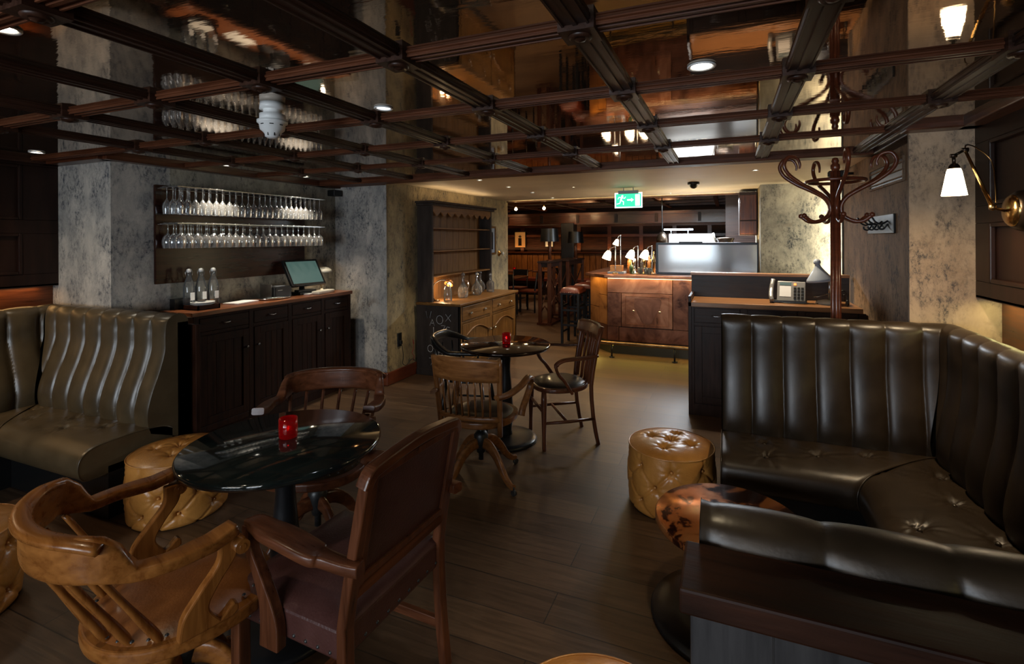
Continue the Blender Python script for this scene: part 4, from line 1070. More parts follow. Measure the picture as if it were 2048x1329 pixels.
decanter('tall dark based glass decanter at the back right on the dresser', (-3.22, 6.22, DZ), 1, 1.05)
decanter('square shouldered glass decanter, rightmost on the dresser', (-3.05, 6.20, DZ), 2, 1.15)
t = thing('glass_cloche', 'clear glass bottle shaped cloche beside the lamp on the dresser', 'cloche', (-3.08, 5.12, DZ))
MB().lathe([(.048, 0), (.05, .01), (.05, .08), (.042, .14), (.025, .19), (.012, .22), (0, .225)], n=28).build('glass', 'clear', t, fixn=False)
t = thing('gooseneck_lamp', 'small copper gooseneck lamp on the dresser counter', 'lamp', (-3.2, 5.05, DZ))
MB().lathe([(0, 0), (.045, 0), (.042, .012), (.01, .018), (0, .02)], n=24).build('base', 'bronze', t)
MB().tube(crv([(-.01, -.01, .01), (-.02, -.06, .10), (.0, -.04, .20), (.03, .05, .245), (.05, .13, .235), (.06, .17, .215)], 7), .005, 8).build('neck', 'black', t)
hm = Matrix.Translation((.065, .19, .20)) @ Matrix.Rotation(-.7, 4, 'X')
sh = MB().lathe([(.012, .05), (.030, .045), (.048, .02), (.055, -.02), (.052, -.02), (.044, .018), (.02, .042)], (0,0,0), 28, hm).build('lamp_shade', 'copperW', t)
MB().lathe([(0, -.015), (.022, -.005), (.022, .012), (0, .02)], (0,0,0), 16, hm).build('bulb', 'bulb', sh)
# picture and shell light on the wall by the dresser
t = thing('framed_picture', 'small framed dark picture on the wall right of the dresser', 'picture', (-3.4, 6.95, 1.55))
m = MB()
rframe(m, 'x', 0, .018, -.14, .14, -.22, .22, .03)
m.build('picture_frame', 'pine_y', t, bevel=.003)
MB().box(0, -.11, -.19, .006, .11, .19).build('print', 'greyplastic', t); MB().box(.006, -.05, -.14, .0075, .05, .13).build('figure', 'black', t)
t = thing('wall_light', 'small round brass wall light below the framed picture', 'wall light', (-3.4, 7.22, 1.34))
MB().lathe([(.045, 0), (.045, .012), (.02, .02), (.012, .05), (.0, .055)], (0,0,0), 24, Matrix.Rotation(PI/2, 4, 'Y')).build('back_plate', 'brass', t)
MB().lathe([(0, -.03), (.02, -.02), (.026, 0), (.018, .022), (0, .03)], (.07, 0, .0), 20).build('bulb', 'offwhite', t)
# ================================================================ RIGHT WALL SCONCE
t = thing('wall_sconce', 'brass swing-arm wall light with glowing white glass shade on dark panelling', 'wall light', (0, 0, 0))
B = Vector((1.23, 2.86, 1.685))
MB().lathe([(.090, 0), (.092, .012), (.088, .030), (.078, .045), (.070, .050)], (0,0,0), 40, Matrix.Translation(B) @ Matrix.Rotation(-PI/2, 4, 'Y')).build('back_plate', 'bronze', t)
MB().lathe([(.072, .046), (.070, .056), (.055, .066), (.03, .071), (.0, .073)], (0,0,0), 40, Matrix.Translation(B) @ Matrix.Rotation(-PI/2, 4, 'Y')).build('dome', 'brass', t)
K0 = B + Vector((-.075, 0, 0)); K1 = Vector((1.10, 2.829, 1.70)); K2 = Vector((1.04, 3.03, 2.0)); K3 = Vector((1.0, 2.90, 1.965)); K4 = Vector((1.0, 2.90, 1.925))
K2 = Vector((1.00, 2.935, 1.965)); K3 = Vector((.975, 2.745, 1.915))
MB().cyl(K0, K1, .007, n=12).lathe([(0, -.016), (.013, -.010), (.014, .01), (0, .016)], tuple(K1), 16).build('elbow', 'agedbrass', t)
K2 = Vector((1.0, 2.82, 1.962)); K3 = Vector((.955, 2.81, 1.937))
MB().cyl(K1, K2, .0085, .006, n=14).build('arm', 'brass', t)
MB().cyl(K2, K3, .006, n=12).cyl(K2-Vector((.012,0,0)), K2+Vector((.012,0,0)), .010, n=14).cyl(K3-Vector((.012,0,0)), K3+Vector((.012,0,0)), .009, n=14).build('upper_arm', 'bronze', t)
MB().cyl(K3, K3-Vector((-.002,0,.040)), .007, n=12).lathe([(.022, 0), (.02, .012), (.012, .022), (.0, .024)], tuple(K3-Vector((-.002,0,.058))), 20).build('lamp_holder', 'bronze', t)
c = K3 - Vector((-.002, 0, .060))
MB().lathe([(0, .002), (.024, 0), (.028, -.012), (.047, -.120), (.044, -.120), (.025, -.010), (.0, -.003)], tuple(c), 40).build('glass_shade', 'shade_lit', t)
MB().tube(crv([tuple(K1+Vector((.02, .02, .02))), (1.13, 2.88, 1.80), (1.14, 2.94, 1.92), (1.08, 2.93, 1.985), (1.02, 2.86, 1.99), tuple(K2)], 8), .0028, 6).build('flex', 'agedbrass', t)
L_SCONCE = c - Vector((0, 0, .08))
dup(t, (-3.52, 3.81, 0), PI, 'brass swing-arm wall light on the left panelling near the camera')
# ================================================================ COAT STAND
t = thing('coat_stand', 'bentwood coat stand with curled hooks behind the right banquette', 'coat stand', (.655, 3.74, 0), .0)
m = MB()
for dx, dy in ((.018, 0), (-.018, 0), (0, .018), (0, -.018)): m.cyl((dx, dy, .05), (dx*.9, dy*.9, 2.0), .015, .013, 12)
m.cyl((0, 0, .3), (0, 0, 2.02), .012, n=12).build('pole', 'skirting', t)
MB().lathe([(.0, 2.09), (.015, 2.085), (.022, 2.065), (.016, 2.05), (.026, 2.04), (.028, 2.02), (.02, 2.0), (.0, 1.99)], n=20).build('finial', 'skirting', t)
for k in range(6):
    a = (.21, -.25, PI+.21, PI-.25, -PI*.52, PI*.55)[k] + .10; R = Matrix.Rotation(a, 4, 'Z')
    p = crv([(.190, 0, 1.705), (.15, 0, 1.675), (.10, 0, 1.675), (.045, 0, 1.71), (.032, 0, 1.77), (.065, 0, 1.83), (.14, 0, 1.88), (.22, 0, 1.925), (.295, 0, 1.985), (.322, 0, 2.045), (.295, 0, 2.095), (.245, 0, 2.09), (.222, 0, 2.05), (.225, 0, 2.02)], 7)
    m = MB(); n = len(p); m.tube([R @ Vector(q) for q in p], [.0125 if i < n*.75 else .0125-.007*(i-n*.75)/(n*.25) for i in range(n)], 10, up=tuple(R @ Vector((0, 1, 0))))
    m.lathe([(0, -.018), (.014, -.010), (.017, 0), (.014, .010), (0, .018)], tuple(R @ Vector((.196, 0, 1.712))), 14)
    m.build('hook', 'skirting', t)
    p = crv([(.03, 0, .42), (.05, 0, .30), (.12, 0, .20), (.22, 0, .16), (.29, 0, .10), (.30, 0, .03), (.27, 0, .005)], 7)
    MB().tube([R @ Vector(q) for q in p], .013, 10, up=tuple(R @ Vector((0, 1, 0)))).build('leg', 'skirting', t)
for r, z in ((.165, 1.935), (.16, .17)): MB().tube([(r*math.cos(2*PI*i/40), r*math.sin(2*PI*i/40), z) for i in range(40)], .011, 10, closed=True).build('ring', 'skirting', t)
# vent grille, hook board, camera on bracket
t = thing('air_vent', 'long slotted air vent high on the wall behind the coat stand', 'vent', (1.03, 4.14, 2.0))
m = MB()
rframe(m, 'x', -.012, 0, -.40, .40, -.08, .08, .015)
m.build('surround', 'plasterS', t)
for z in (-.045, 0, .045): MB().box(-.010, -.385, z-.006, .0, .385, z+.002).build('slat', 'plasterS', t)
MB().box(-.003, -.385, -.065, .0, .385, .065).build('backing', 'black', t)
t = thing('hook_board', 'dark board with four coat hooks on the right wall', 'hook board', (1.03, 4.25, 1.66))
MB().box(-.014, -.32, -.065, 0, .32, .065).build('board', 'black', t, bevel=.003)
for i in range(4):
    y = -.20+.13*i
    MB().tube(crv([(-.014, y, .02), (-.05, y, .0), (-.085, y, .015), (-.105, y, .05)], 5), .006, 8, up=(0,1,0)).tube(crv([(-.014, y, .0), (-.04, y, -.035), (-.065, y, -.03), (-.07, y, -.01)], 5), .006, 8, up=(0,1,0)).lathe([(0,-.009),(.009,0),(0,.009)], (-.105, y, .052), 10).build('hook', 'blackmetal', t)
t = thing('security_camera', 'black bracket camera on the wall above the coat stand', 'camera', (1.0, 5.1, 2.13))
MB().box(-.16, -.03, -.03, -.04, .03, .03).build('case', 'black', t, bevel=.008); MB().cyl((-.04, 0, 0), (.035, 0, 0), .012, n=12).build('bracket', 'black', t); MB().cyl((-.165, 0, 0), (-.155, 0, 0), .02, n=16).build('lens', 'blackmetal', t)
# ================================================================ HOST DESK
t = thing('host_desk', 'dark wood service desk with drawers and warm wooden top behind the right banquette', 'desk')
GX0, GX1, GY0, GY1, GZ = -.325, 1.0, 4.64, 5.12, 1.0
MB().box(GX0+.01, GY0+.012, 0, GX1, GY1, GZ-.04).build('carcass', 'darkoak_z', t)
MB().box(GX0+.0, GY0-.0, GZ-.04, GX1, GY1, GZ).build('worktop', 'desktop', t, bevel=.004)
MB().box(GX0, GY0+.0, 0, GX0+.03, GY1+.02, GZ-.0).build('end_panel', 'darkoak_z', t, bevel=.003)
MB().box(GX0, GY1, 0, GX1, GY1+.03, 1.21).build('upstand', 'grey_x', t, bevel=.002)
MB().box(GX0-.01, GY1-.02, 1.21, GX1, GY1+.10, 1.235).build('upper_ledge', 'desktop', t, bevel=.003)
MB().box(GX0, GY0+.02, GZ, GX0+.025, GY1, 1.05).build('side_rail', 'darkoak_y', t, bevel=.003)
w3 = (GX1-GX0-.03)/3
m = MB()
for i in range(4): m.box(GX0+.03*(i == 0)-.0+w3*i, GY0-.0, 0, GX0+.05+w3*i, GY0+.014, GZ-.04)
m.box(GX0+.001, GY0+.001, .80, GX1, GY0+.0135, .82).box(GX0+.001, GY0+.001, .0, GX1, GY0+.0135, .1).build('face_frame', 'darkoak_z', t, bevel=.002)
for i in range(3):
    a, b = GX0+.056+w3*i, GX0+w3*(i+1)-.006
    d = MB().box(a, GY0+.002, .826, b, GY0+.014, .95).build('drawer', 'darkoak_x', t, bevel=.003); c = (a+b)/2
    MB().tube(crv([(c-.04, GY0+.002, .888), (c-.036, GY0-.02, .886), (c, GY0-.024, .884), (c+.036, GY0-.02, .886), (c+.04, GY0+.002, .888)], 4), .005, 8).build('handle', 'steel' if i != 2 else 'copperW', d)
    d = MB().box(a, GY0+.006, .11, b, GY0+.012, .79)
    rframe(d, 'y', GY0-.003, GY0+.0115, a, b, .11, .79, .06)
    d.build('door', 'darkoak_z', t, bevel=.002)
t = thing('telephone', 'grey office telephone with handset on the service desk', 'telephone', (.50, 4.90, GZ), -.15)
mt = Matrix.Translation((.03, .0, .07)) @ Matrix.Rotation(-.95, 4, 'X')
MB().box(-.13, -.08, 0, .14, .07, .025).build('foot', 'black', t, bevel=.006)
b_ = MB().box(-.09, -.095, -.012, .13, .10, .015, Matrix.Translation((0, 0, .09)) @ Matrix.Rotation(1.05, 4, 'X')).build('body', 'silverplastic', t, bevel=.006)
mt = Matrix.Translation((0, 0, .09)) @ Matrix.Rotation(1.05, 4, 'X')
MB().box(-.07, -.05, .015, .02, .05, .017, mt).build('number_card', 'paper', b_); MB().box(-.07, .06, .015, .02, .085, .017, mt).build('display', 'screen', b_)
for i in range(3):
    for j in range(4): MB().box(.04+.028*i, -.07+.03*j, .015, .06+.028*i, -.05+.03*j, .020, mt).build('key', 'black', b_)
MB().box(.04, .06, .015, .06, .08, .019, mt).build('red_key', 'redglow', b_)
MB().sweep(crv([(-.125, -.10, .02), (-.135, -.07, .06), (-.135, -.0, .12), (-.125, .06, .185)], 5), [.05]*5+[.032]*6+[.05]*5, .035, up=(1,0,0), n=12, e=.6).build('handset', 'silverplastic', t)
tag(MB().tube(crv([(.40, 4.86, 1.006), (.46, 4.80, 1.006), (.58, 4.79, 1.006), (.68, 4.81, 1.006), (.72, 4.86, 1.006)], 6), .004, 6).build('phone_cable', 'black', None), 'black coiled phone cable on the service desk', 'cable')
t = thing('task_lamp', 'grey metal cone task lamp on the service desk beside the telephone', 'lamp', (.79, 4.90, GZ))
MB().lathe([(0, 0), (.085, 0), (.085, .012), (.07, .026), (.03, .034), (0, .036)], n=32).build('base', 'offwhite', t)
MB().cyl((.02, .0, .03), (.02, 0, .24), .008, n=12).tube([(.02, 0, .09), (-.06, 0, .06), (-.10, 0, .055)], .004, 8).build('stem', 'steel', t)
hm = Matrix.Translation((-.05, 0, .19)) @ Matrix.Rotation(-.12, 4, 'Y')
MB().lathe([(0, .195), (.018, .193), (.03, .17), (.027, .155), (.020, .15), (.024, .13), (.05, .09), (.098, .022), (.105, 0), (.100, 0), (.045, .085), (.0, .12)], (0,0,0), 36, hm).build('lamp_shade', 'lampgrey', t)
t = thing('headset', 'tangled black headset and cables at the right end of the desk', 'headset', (.885, 4.76, GZ))
MB().tube(crv([(-.03, 0, .01), (-.04, 0, .08), (0, 0, .13), (.03, 0, .09), (.03, 0, .01)], 5), .006, 8, up=(0,1,0)).tube(crv([(-.05, .05, .006), (-.02, .09, .05), (.02, .05, .09), (.03, .1, .03)], 5), .004, 6).build('headband', 'black', t)
MB().cyl((-.04, 0, .03), (-.02, 0, .03), .025, n=16).cyl((.02, 0, .03), (.04, 0, .03), .025, n=16).build('ear_pad', 'black', t)
t = thing('wicker_basket', 'dark bulky waste basket standing at the right end of the desk', 'basket', (.81, 4.50, 0))
MB().lathe([(0, 0), (.10, 0), (.115, .3), (.11, .6), (.10, .86), (.09, .86), (.10, .6), (.0, .02)], n=20).build('body', 'black', t)
MB().tube([(.10*math.cos(i*PI/12), .10*math.sin(i*PI/12), .865) for i in range(24)], .012, 8, closed=True).build('rim', 'blackmetal', t)
# ================================================================ CEILING FITTINGS
t = thing('smoke_detector', 'white smoke detector hanging below the coffered ceiling', 'detector', (-1.865, 1.62, 0))
MB().lathe([(0, CZ), (.05, CZ), (.052, CZ-.03), (.0, CZ-.03)], n=32).lathe([(.038, CZ-.03), (.036, CZ-.045), (.052, CZ-.05), (.052, CZ-.078), (.0, CZ-.078)], n=32).build('base', 'white', t)
MB().lathe([(.0, CZ-.076), (.062, CZ-.078), (.062, CZ-.088), (.054, CZ-.094), (.050, CZ-.118), (.036, CZ-.130), (.030, CZ-.148), (.016, CZ-.156), (0, CZ-.156)], n=40).build('sensor_head', 'white', t)
for i in range(8):
    a = i*PI/4
    MB().box(-.008, .0505, CZ-.102, .008, .0535, CZ-.098, Matrix.Rotation(a, 4, 'Z')).build('vent_slot', 'black', t.children[1]); MB().box(-.002, .031, CZ-.147, .002, .0345, CZ-.133, Matrix.Rotation(a+.3, 4, 'Z')).build('vent_slot', 'black', t.children[1])
DL = []
def downlight(x, y, z, label, r=.042, lamp='spotlamp', grp='recessed downlights'):
    t = thing('downlight', label, 'downlight', (x, y, z), 0, grp)
    MB().lathe([(r*.72, -.001), (r, -.001), (r*1.02, -.005), (r*.95, -.008), (r*.74, -.004), (r*.72, -.001)], n=32).build('bezel', 'white' if z > 2.22 else 'white', t)
    MB().lathe([(0, -.0025), (r*.72, -.0025), (r*.72, -.002), (0, -.0015)], n=24).build('lamp', lamp, t)
downlight(-1.46, 1.87, CZ, 'recessed downlight in the coffered ceiling above the front table', lamp='spotdim')
downlight(-.08, 1.85, CZ, 'recessed downlight in the coffered ceiling near the top right, brightly lit', .048)
downlight(-.35, 1.05, CZ, 'recessed downlight above the ottoman at the bottom edge')
downlight(-1.9, .75, CZ, 'recessed downlight above the golden oak captain chair')
downlight(-4.33, 1.88, CZ, 'recessed downlight in the ceiling over the left banquette', lamp='spotlamp')
downlight(-3.72, 2.80, CZ, 'recessed downlight above the near end of the drinks cabinet', .03)
downlight(-3.72, 3.60, CZ, 'recessed downlight above the far end of the drinks cabinet', .03)
for x, y, l in ((-2.432, 4.697, 'nearest of four along the dresser wall'), (-2.441, 5.471, 'second of four along the dresser wall'), (-2.435, 6.252, 'third of four along the dresser wall'), (-2.483, 7.221, 'farthest of four along the dresser wall'), (-1.742, 5.858, 'small one left of the exit sign'), (-.732, 7.217, 'small one nearest the bar'), (.249, 5.063, 'above the service desk')):
    downlight(x, y, ZC, 'recessed downlight in the plain cream ceiling, '+l, .030 if l[0] != 's' or l[1] == 'e' else .016)
t = thing('dome_camera', 'black dome camera on the cream ceiling', 'camera', (-.348, 5.907, ZC))
MB().lathe([(0, 0), (.065, 0), (.065, -.022), (.05, -.028), (0, -.028)], n=28).build('housing', 'black', t); MB().lathe([(.042, -.026), (.040, -.045), (.028, -.065), (0, -.074)], n=24).build('dome', 'bottledark', t)
# exit sign: running man, arrow and doorway
t = thing('exit_sign', 'green emergency exit sign with running figure hanging from the cream ceiling', 'exit sign', (-1.135, 6.2, 0))
MB().box(-.125, -.02, 2.125, .125, .02, 2.165).cyl((-.06, 0, 2.16), (-.06, 0, 2.2), .006, n=8).cyl((.06, 0, 2.16), (.06, 0, 2.2), .006, n=8).build('housing', 'greyplastic', t, bevel=.004)
g = MB().box(-.155, -.004, 1.965, .155, .004, 2.125).build('green_panel', 'sign_green', t)
m = MB()
for q in ((-.155, 1.95, .155, 1.965), (-.17, 1.95, -.155, 2.14), (.155, 1.95, .17, 2.14), (-.155, 2.1255, -.126, 2.14), (.126, 2.1255, .155, 2.14)): m.box(q[0], -.005, q[1], q[2], .005, q[3])
m.build('clear_edge', 'sign_white', t)
mt = Matrix(((1, 0, 0, 0), (0, 0, -1, -.0045), (0, 1, 0, 0), (0, 0, 0, 1)))
m = MB()
m.prism([(.085, 1.975), (.14, 1.975), (.14, 2.115), (.085, 2.115)], 0, .002, mt)                                   # doorway
m.build('doorway_symbol', 'sign_white', g)
m = MB(); m.prism([(-.015, 2.04), (.035, 2.04), (.035, 2.025), (.068, 2.049), (.035, 2.073), (.035, 2.058), (-.015, 2.058)], 0, .002, mt); m.build('arrow_symbol', 'sign_white', g)
m = MB(); m.prism([(-.075+.013*math.cos(i*PI/8), 2.098+.013*math.sin(i*PI/8)) for i in range(16)], 0, .002, mt)
for a, b, w_ in (((-.08, 2.085), (-.095, 2.045), .02), ((-.08, 2.08), (-.045, 2.07), .009), ((-.045, 2.07), (-.035, 2.09), .008), ((-.083, 2.08), (-.118, 2.085), .009), ((-.118, 2.085), (-.13, 2.06), .008), ((-.095, 2.045), (-.06, 2.03), .011), ((-.06, 2.03), (-.062, 1.99), .010), ((-.097, 2.045), (-.105, 2.01), .011), ((-.105, 2.01), (-.145, 2.0), .010)):
    d = Vector((b[0]-a[0], b[1]-a[1])).normalized(); n = Vector((-d.y, d.x))*w_/2
    m.prism([(a[0]+n.x, a[1]+n.y), (a[0]-n.x, a[1]-n.y), (b[0]-n.x, b[1]-n.y), (b[0]+n.x, b[1]+n.y)], 0, .002, mt)
m.build('running_man_symbol', 'sign_white', g)
# ================================================================ BAR
t = thing('copper_bar', 'copper clad bar counter with angled left corner and brass foot rail', 'bar')
BX, BY, BT = -1.516, 6.67, 1.08
outer = [(.36, BY), (BX, BY), (-1.83, 6.985), (-1.83, 10.4), (-1.3, 10.4), (-1.3, 7.25), (.36, 7.25)]
def shrink(d): return [(.36, BY+d), (BX+d*.41, BY+d), (-1.83+d, 6.985+d*.41), (-1.83+d, 10.4), (-1.3, 10.4), (-1.3, 7.25), (.36, 7.25)]
MB().prism(shrink(.02), .19, BT-.04).build('carcass', 'darkoak_z', t)
MB().prism(shrink(.07), 0, .19).build('plinth', 'black', t)
MB().prism(shrink(-.07), BT-.04, BT).build('bar_top', 'copper', t, bevel=.008)
# hammered copper plates on the front
def plate(a, b, z0, z1, m='copperD', y=BY, ang=None):
    q = MB()
    if ang is None: q.box(a, y-.004, z0, b, y+.02, z1)
    else:
        p0 = Vector((BX, BY, 0)); d = Vector((-.707, .707, 0)); n = Vector((-.707, -.707, 0))
        v = [p0+d*s_+n*o+Vector((0,0,z)) for z in (z0, z1) for o in (-.02, .004) for s_ in (a, b)]
        q.add(v, [(0,2,3,1),(4,5,7,6),(0,1,5,4),(2,6,7,3),(0,4,6,2),(1,3,7,5)])
    return q.build('copper_plate', m, t, bevel=.003)
plate(BX+.004, -.66, .84, BT-.042, 'copper'); plate(-.655, .35, .38, BT-.042, 'copperD')
plate(BX+.004, -1.325, .385, .835, 'copperD'); 
cp = plate(-1.32, -.66, .385, .835, 'copper')
plate(BX+.004, -1.36, .19, .38, 'copperD'); plate(-1.355, .35, .19, .375, 'copperD')
plate(.005, .20, .80, BT-.042, 'copperW', ang=1); plate(.205, .44, .62, BT-.042, 'copperW', ang=1); plate(.005, .20, .40, .795, 'copperW', ang=1); plate(.205, .44, .40, .615, 'copperW', ang=1); plate(.005, .44, .19, .395, 'copperD', ang=1)
q = MB()
rframe(q, 'y', BY-.010, BY-.002, -1.275, -.70, .415, .805, .013)
q.build('panel_bead', 'copper', cp, bevel=.003)
# embossed shield-like crest with two bright studs
sh = [(-.20, .17), (.20, .17), (.205, .05), (.15, -.04), (.08, -.16), (0, -.19), (-.08, -.16), (-.15, -.04), (-.205, .05)]
mt = Matrix(((1, 0, 0, -.985), (0, 0, 1, BY-.009), (0, 1, 0, .61), (0, 0, 0, 1)))
MB().prism([(c[0]*.8, c[1]*.95) for c in crv(sh+[sh[0]], 5)], 0, .006, mt).build('crest', 'copperD', cp, bevel=.002)
for x in (-1.16, -.82): MB().lathe([(.016, 0), (.014, .008), (0, .012)], (0,0,0), 14, Matrix.Translation((x, BY-.008, .60)) @ Matrix.Rotation(PI/2, 4, 'X')).build('stud', 'chrome', cp)
# glow strip tucked under the bar top
MB().box(BX+.02, BY-.045, BT-.047, .34, BY-.03, BT-.041).build('light_strip', 'glowstrip', t)
rail = crv([(.34, 6.50, .19), (-1.0, 6.50, .19), (-1.50, 6.50, .19), (-1.62, 6.54, .19), (-1.92, 6.84, .19), (-2.0, 6.95, .19), (-2.0, 7.4, .19), (-2.0, 9.5, .19)], 6)
MB().tube(rail, .022, 12).build('foot_rail', 'agedbrass', t)
for x, y in ((-1.42, 6.50), (-.62, 6.50), (.15, 6.50), (-2.0, 7.4)):
    MB().cyl((x, y, 0), (x, y, .19), .012, n=10).cyl((x, y, 0), (x, y, .012), .035, n=16).cyl((x, y, .14), (x+(.12 if y > 7 else 0), y+(0 if y > 7 else .16), .14), .008, n=8).build('rail_bracket', 'iron', t)
# frosted screen on the bar
t = thing('frosted_screen', 'black framed frosted glass screen standing on the bar', 'screen', (0, 6.95, BT))
m = MB()
rframe(m, 'y', -.02, .02, -.90, .385, 0, .43, .03)
m.build('screen_frame', 'blackmetal', t, bevel=.003)
MB().box(-.87, -.004, .03, .355, .004, .40).build('glass_pane', 'frosted', t)
tag(MB().box(-.60, 6.93, BT+.43, -.30, 6.97, BT+.445).build('top_clip', 'black', None), 'small black strip on top edge of the frosted screen', 'strip')
# lamps on the bar
def barlamp(label, x, y, h, dx=-.05, sc=1.):
    t = thing('bar_lamp', label, 'lamp', (x, y, BT), 0, 'glass shaded lamps on the bar')
    MB().lathe([(0, 0), (.05, 0), (.045, .012), (.01, .02), (0, .02)], n=20).build('base', 'agedbrass', t)
    MB().tube(crv([(0, 0, .01), (0, 0, h*.6), (0, 0, h), (dx*.3, 0, h+.012), (dx*1.0, 0, h-.002), (dx*1.3, 0, h-.03)], 5), .006, 8, up=(0,1,0)).build('stem', 'steel', t)
    mt = Matrix.Translation((dx*1.45, 0, h-.04)) @ Matrix.Rotation(.35 if dx < 0 else -.35, 4, 'Y')
    MB().lathe([(.0, 0), (.02*sc, -.002), (.034*sc, -.02), (.050*sc, -.06), (.062*sc, -.125*sc), (.058*sc, -.125*sc), (.046*sc, -.058), (.03*sc, -.018), (0, -.006)], (0,0,0), 28, mt).build('glass_shade', 'barshade', t)
barlamp('glowing glass bar lamp, leftmost and lowest on the copper bar', -1.44, 6.86, .36, -.06)
barlamp('glowing glass bar lamp, second from left in front of the beer fonts', -1.14, 6.92, .37, -.05)
barlamp('glowing glass bar lamp, nearest the frosted screen', -.95, 6.92, .37, -.05)
barlamp('small glowing glass lamp standing highest above the bar', -1.405, 7.05, .52, -.03, .7)
t = thing('menu_box', 'copper coloured box on a grey book at left end of the bar', 'box', (-1.42, 6.93, BT))
MB().box(-.13, -.09, 0, .10, .09, .03).build('book', 'greyplastic', t, bevel=.003); MB().box(-.10, -.06, .03, .07, .06, .115).build('case', 'copperW', t, bevel=.004)
def font(label, x, h, m):
    t = thing('beer_font', label, 'beer font', (x, 6.98, BT), 0, 'beer fonts on the bar')
    MB().lathe([(0, 0), (.035, 0), (.035, .01), (.018, .02), (.016, h*.7), (.022, h*.75), (.022, h), (.012, h+.01), (0, h+.012)], n=20).build('column', m, t)
    MB().tube([(0, 0, h*.85), (0, -.06, h*.85), (0, -.075, h*.78)], .007, 8, up=(1,0,0)).build('spout', m, t)
    MB().tube([(0, -.02, h), (0, -.03, h+.05), (0, -.03, h+.09)], [.006, .009, .006], 8, up=(1,0,0)).build('handle', 'black', t)
for lab, x, h, m in (('chrome beer font behind the second bar lamp', -1.20, .20, 'chrome'), ('brass beer font between the two right bar lamps', -1.06, .22, 'brass'), ('brass beer font nearest the frosted screen', -.96, .20, 'agedbrass')): font(lab, x, h, m)
def bottle(label, x, y, z, h, r, m, grp='bottles on the bar'):
    t = thing('bottle', label, 'bottle', (x, y, z), 0, grp)
    MB().lathe([(0, 0), (r, 0), (r, h*.6), (r*.8, h*.7), (r*.36, h*.8), (r*.34, h*.96), (0, h*.96)], n=18).build('bottle_body', m, t)
    MB().lathe([(r*.4, h*.95), (r*.4, h), (0, h)], n=14).build('cap', 'brass', t)
for k, (x, y, h, r, m, lab) in enumerate(((-1.28, 7.05, .26, .034, 'amber', 'amber bottle on the bar left of the fonts'), (-1.235, 6.93, .16, .028, 'greenglass', 'short green bottle in front of the amber bottle on the bar'), (-1.10, 7.08, .27, .034, 'clear', 'tall clear bottle behind the middle bar lamp'), (-1.01, 7.08, .25, .03, 'amber', 'amber bottle behind the right bar lamp'), (-.94, 7.0, .31, .022, 'brass', 'slim brass bottle stand beside the frosted screen'))):
    bottle(lab, x, y, BT, h, r, m)
def tumbler(label, x, y):
    t = tag(MB().lathe([(0, .006), (.026, .004), (.033, .09), (.030, .09), (.024, .012), (0, .012)], (x, y, BT), 20).build('tumbler', 'clear', None, fixn=False), label, 'glass', 'small glasses on the bar')
for k, (x, y) in enumerate(((-1.10, 6.84), (-1.02, 6.84), (-.97, 6.80))): tumbler(('small clear tumbler at the bar edge, %s of three') % ('left', 'middle', 'right')[k], x, y)
t = thing('drip_tray', 'green and steel drip mat under the beer fonts', 'mat', (-1.09, 6.90, BT)); MB().box(-.14, -.04, 0, .14, .04, .012).build('mat', 'greenglass', t, bevel=.003)
# pass and kitchen behind the bar
t = thing('pass_unit', 'bright white kitchen pass unit rising above the frosted screen', 'pass unit', (-.50, 8.0, 0))
MB().box(-.33, -.10, 1.2, .33, .25, 1.635).box(-.33, -.10, 0, .9, .5, 1.05).build('cabinet', 'white', t, bevel=.006)
MB().box(-.40, -.12, 1.69, .02, -.02, 1.715).build('strip_light', 'passlight', t); MB().cyl((-.3, -.07, 1.63), (-.3, -.07, 1.69), .01, n=8).cyl((-.05, -.07, 1.63), (-.05, -.07, 1.69), .01, n=8).build('light_post', 'steel', t)
t = thing('heat_lamp', 'dark domed heat lamp glowing orange left of the kitchen pass', 'heat lamp', (-.93, 7.9, 1.50))
MB().lathe([(0, .17), (.03, .165), (.07, .12), (.085, .05), (.085, 0), (.08, 0), (.08, .05)], n=24).build('dome', 'bronze', t); MB().lathe([(0, -.01), (.05, -.01), (.05, .03), (0, .03)], n=20).build('lamp', 'redglow', t)
MB().cyl((0, .0, .16), (0, 0, FZ-1.50), .008, n=8).build('hanger', 'black', t)
t = thing('wall_cupboard', 'dark wood wall cupboard above right end of the bar', 'cupboard', (.17, 6.98, 0))
MB().box(-.02, 0, 1.60, .19, .45, 2.16).build('carcass', 'darkoak_z', t, bevel=.004); MB().box(-.01, -.014, 1.80, .18, 0, 2.12).build('door', 'walnut_z', t, bevel=.003); MB().box(-.01, -.014, 1.62, .18, 0, 1.785).build('door', 'walnut_z', t, bevel=.003)
t = thing('copper_urn', 'copper urn with steel tap behind the screen', 'urn', (-.02, 7.45, 1.08))
MB().lathe([(0, 0), (.10, 0), (.11, .3), (.10, .45), (.115, .47), (.115, .49), (0, .50)], n=28).build('body', 'bronze', t); MB().cyl((-.16, -.08, .56), (-.08, -.08, .28), .012, n=10).build('tap', 'steel', t)
tag(MB().box(-1.2, 7.85, 0, -.85, 8.3, 1.08).box(-.2, 7.3, 0, .36, 7.6, 1.08).build('back_counter', 'darkoak_z', None), 'dark wooden counter behind the bar', 'counter')
tag(MB().box(-.02, 8.62, 0, 2.05, 8.7, 2.41).build('kitchen_screen_wall', 'darkoak_x', None), 'stone coloured wall piece behind the kitchen pass', 'wall piece')['kind'] = 'structure'
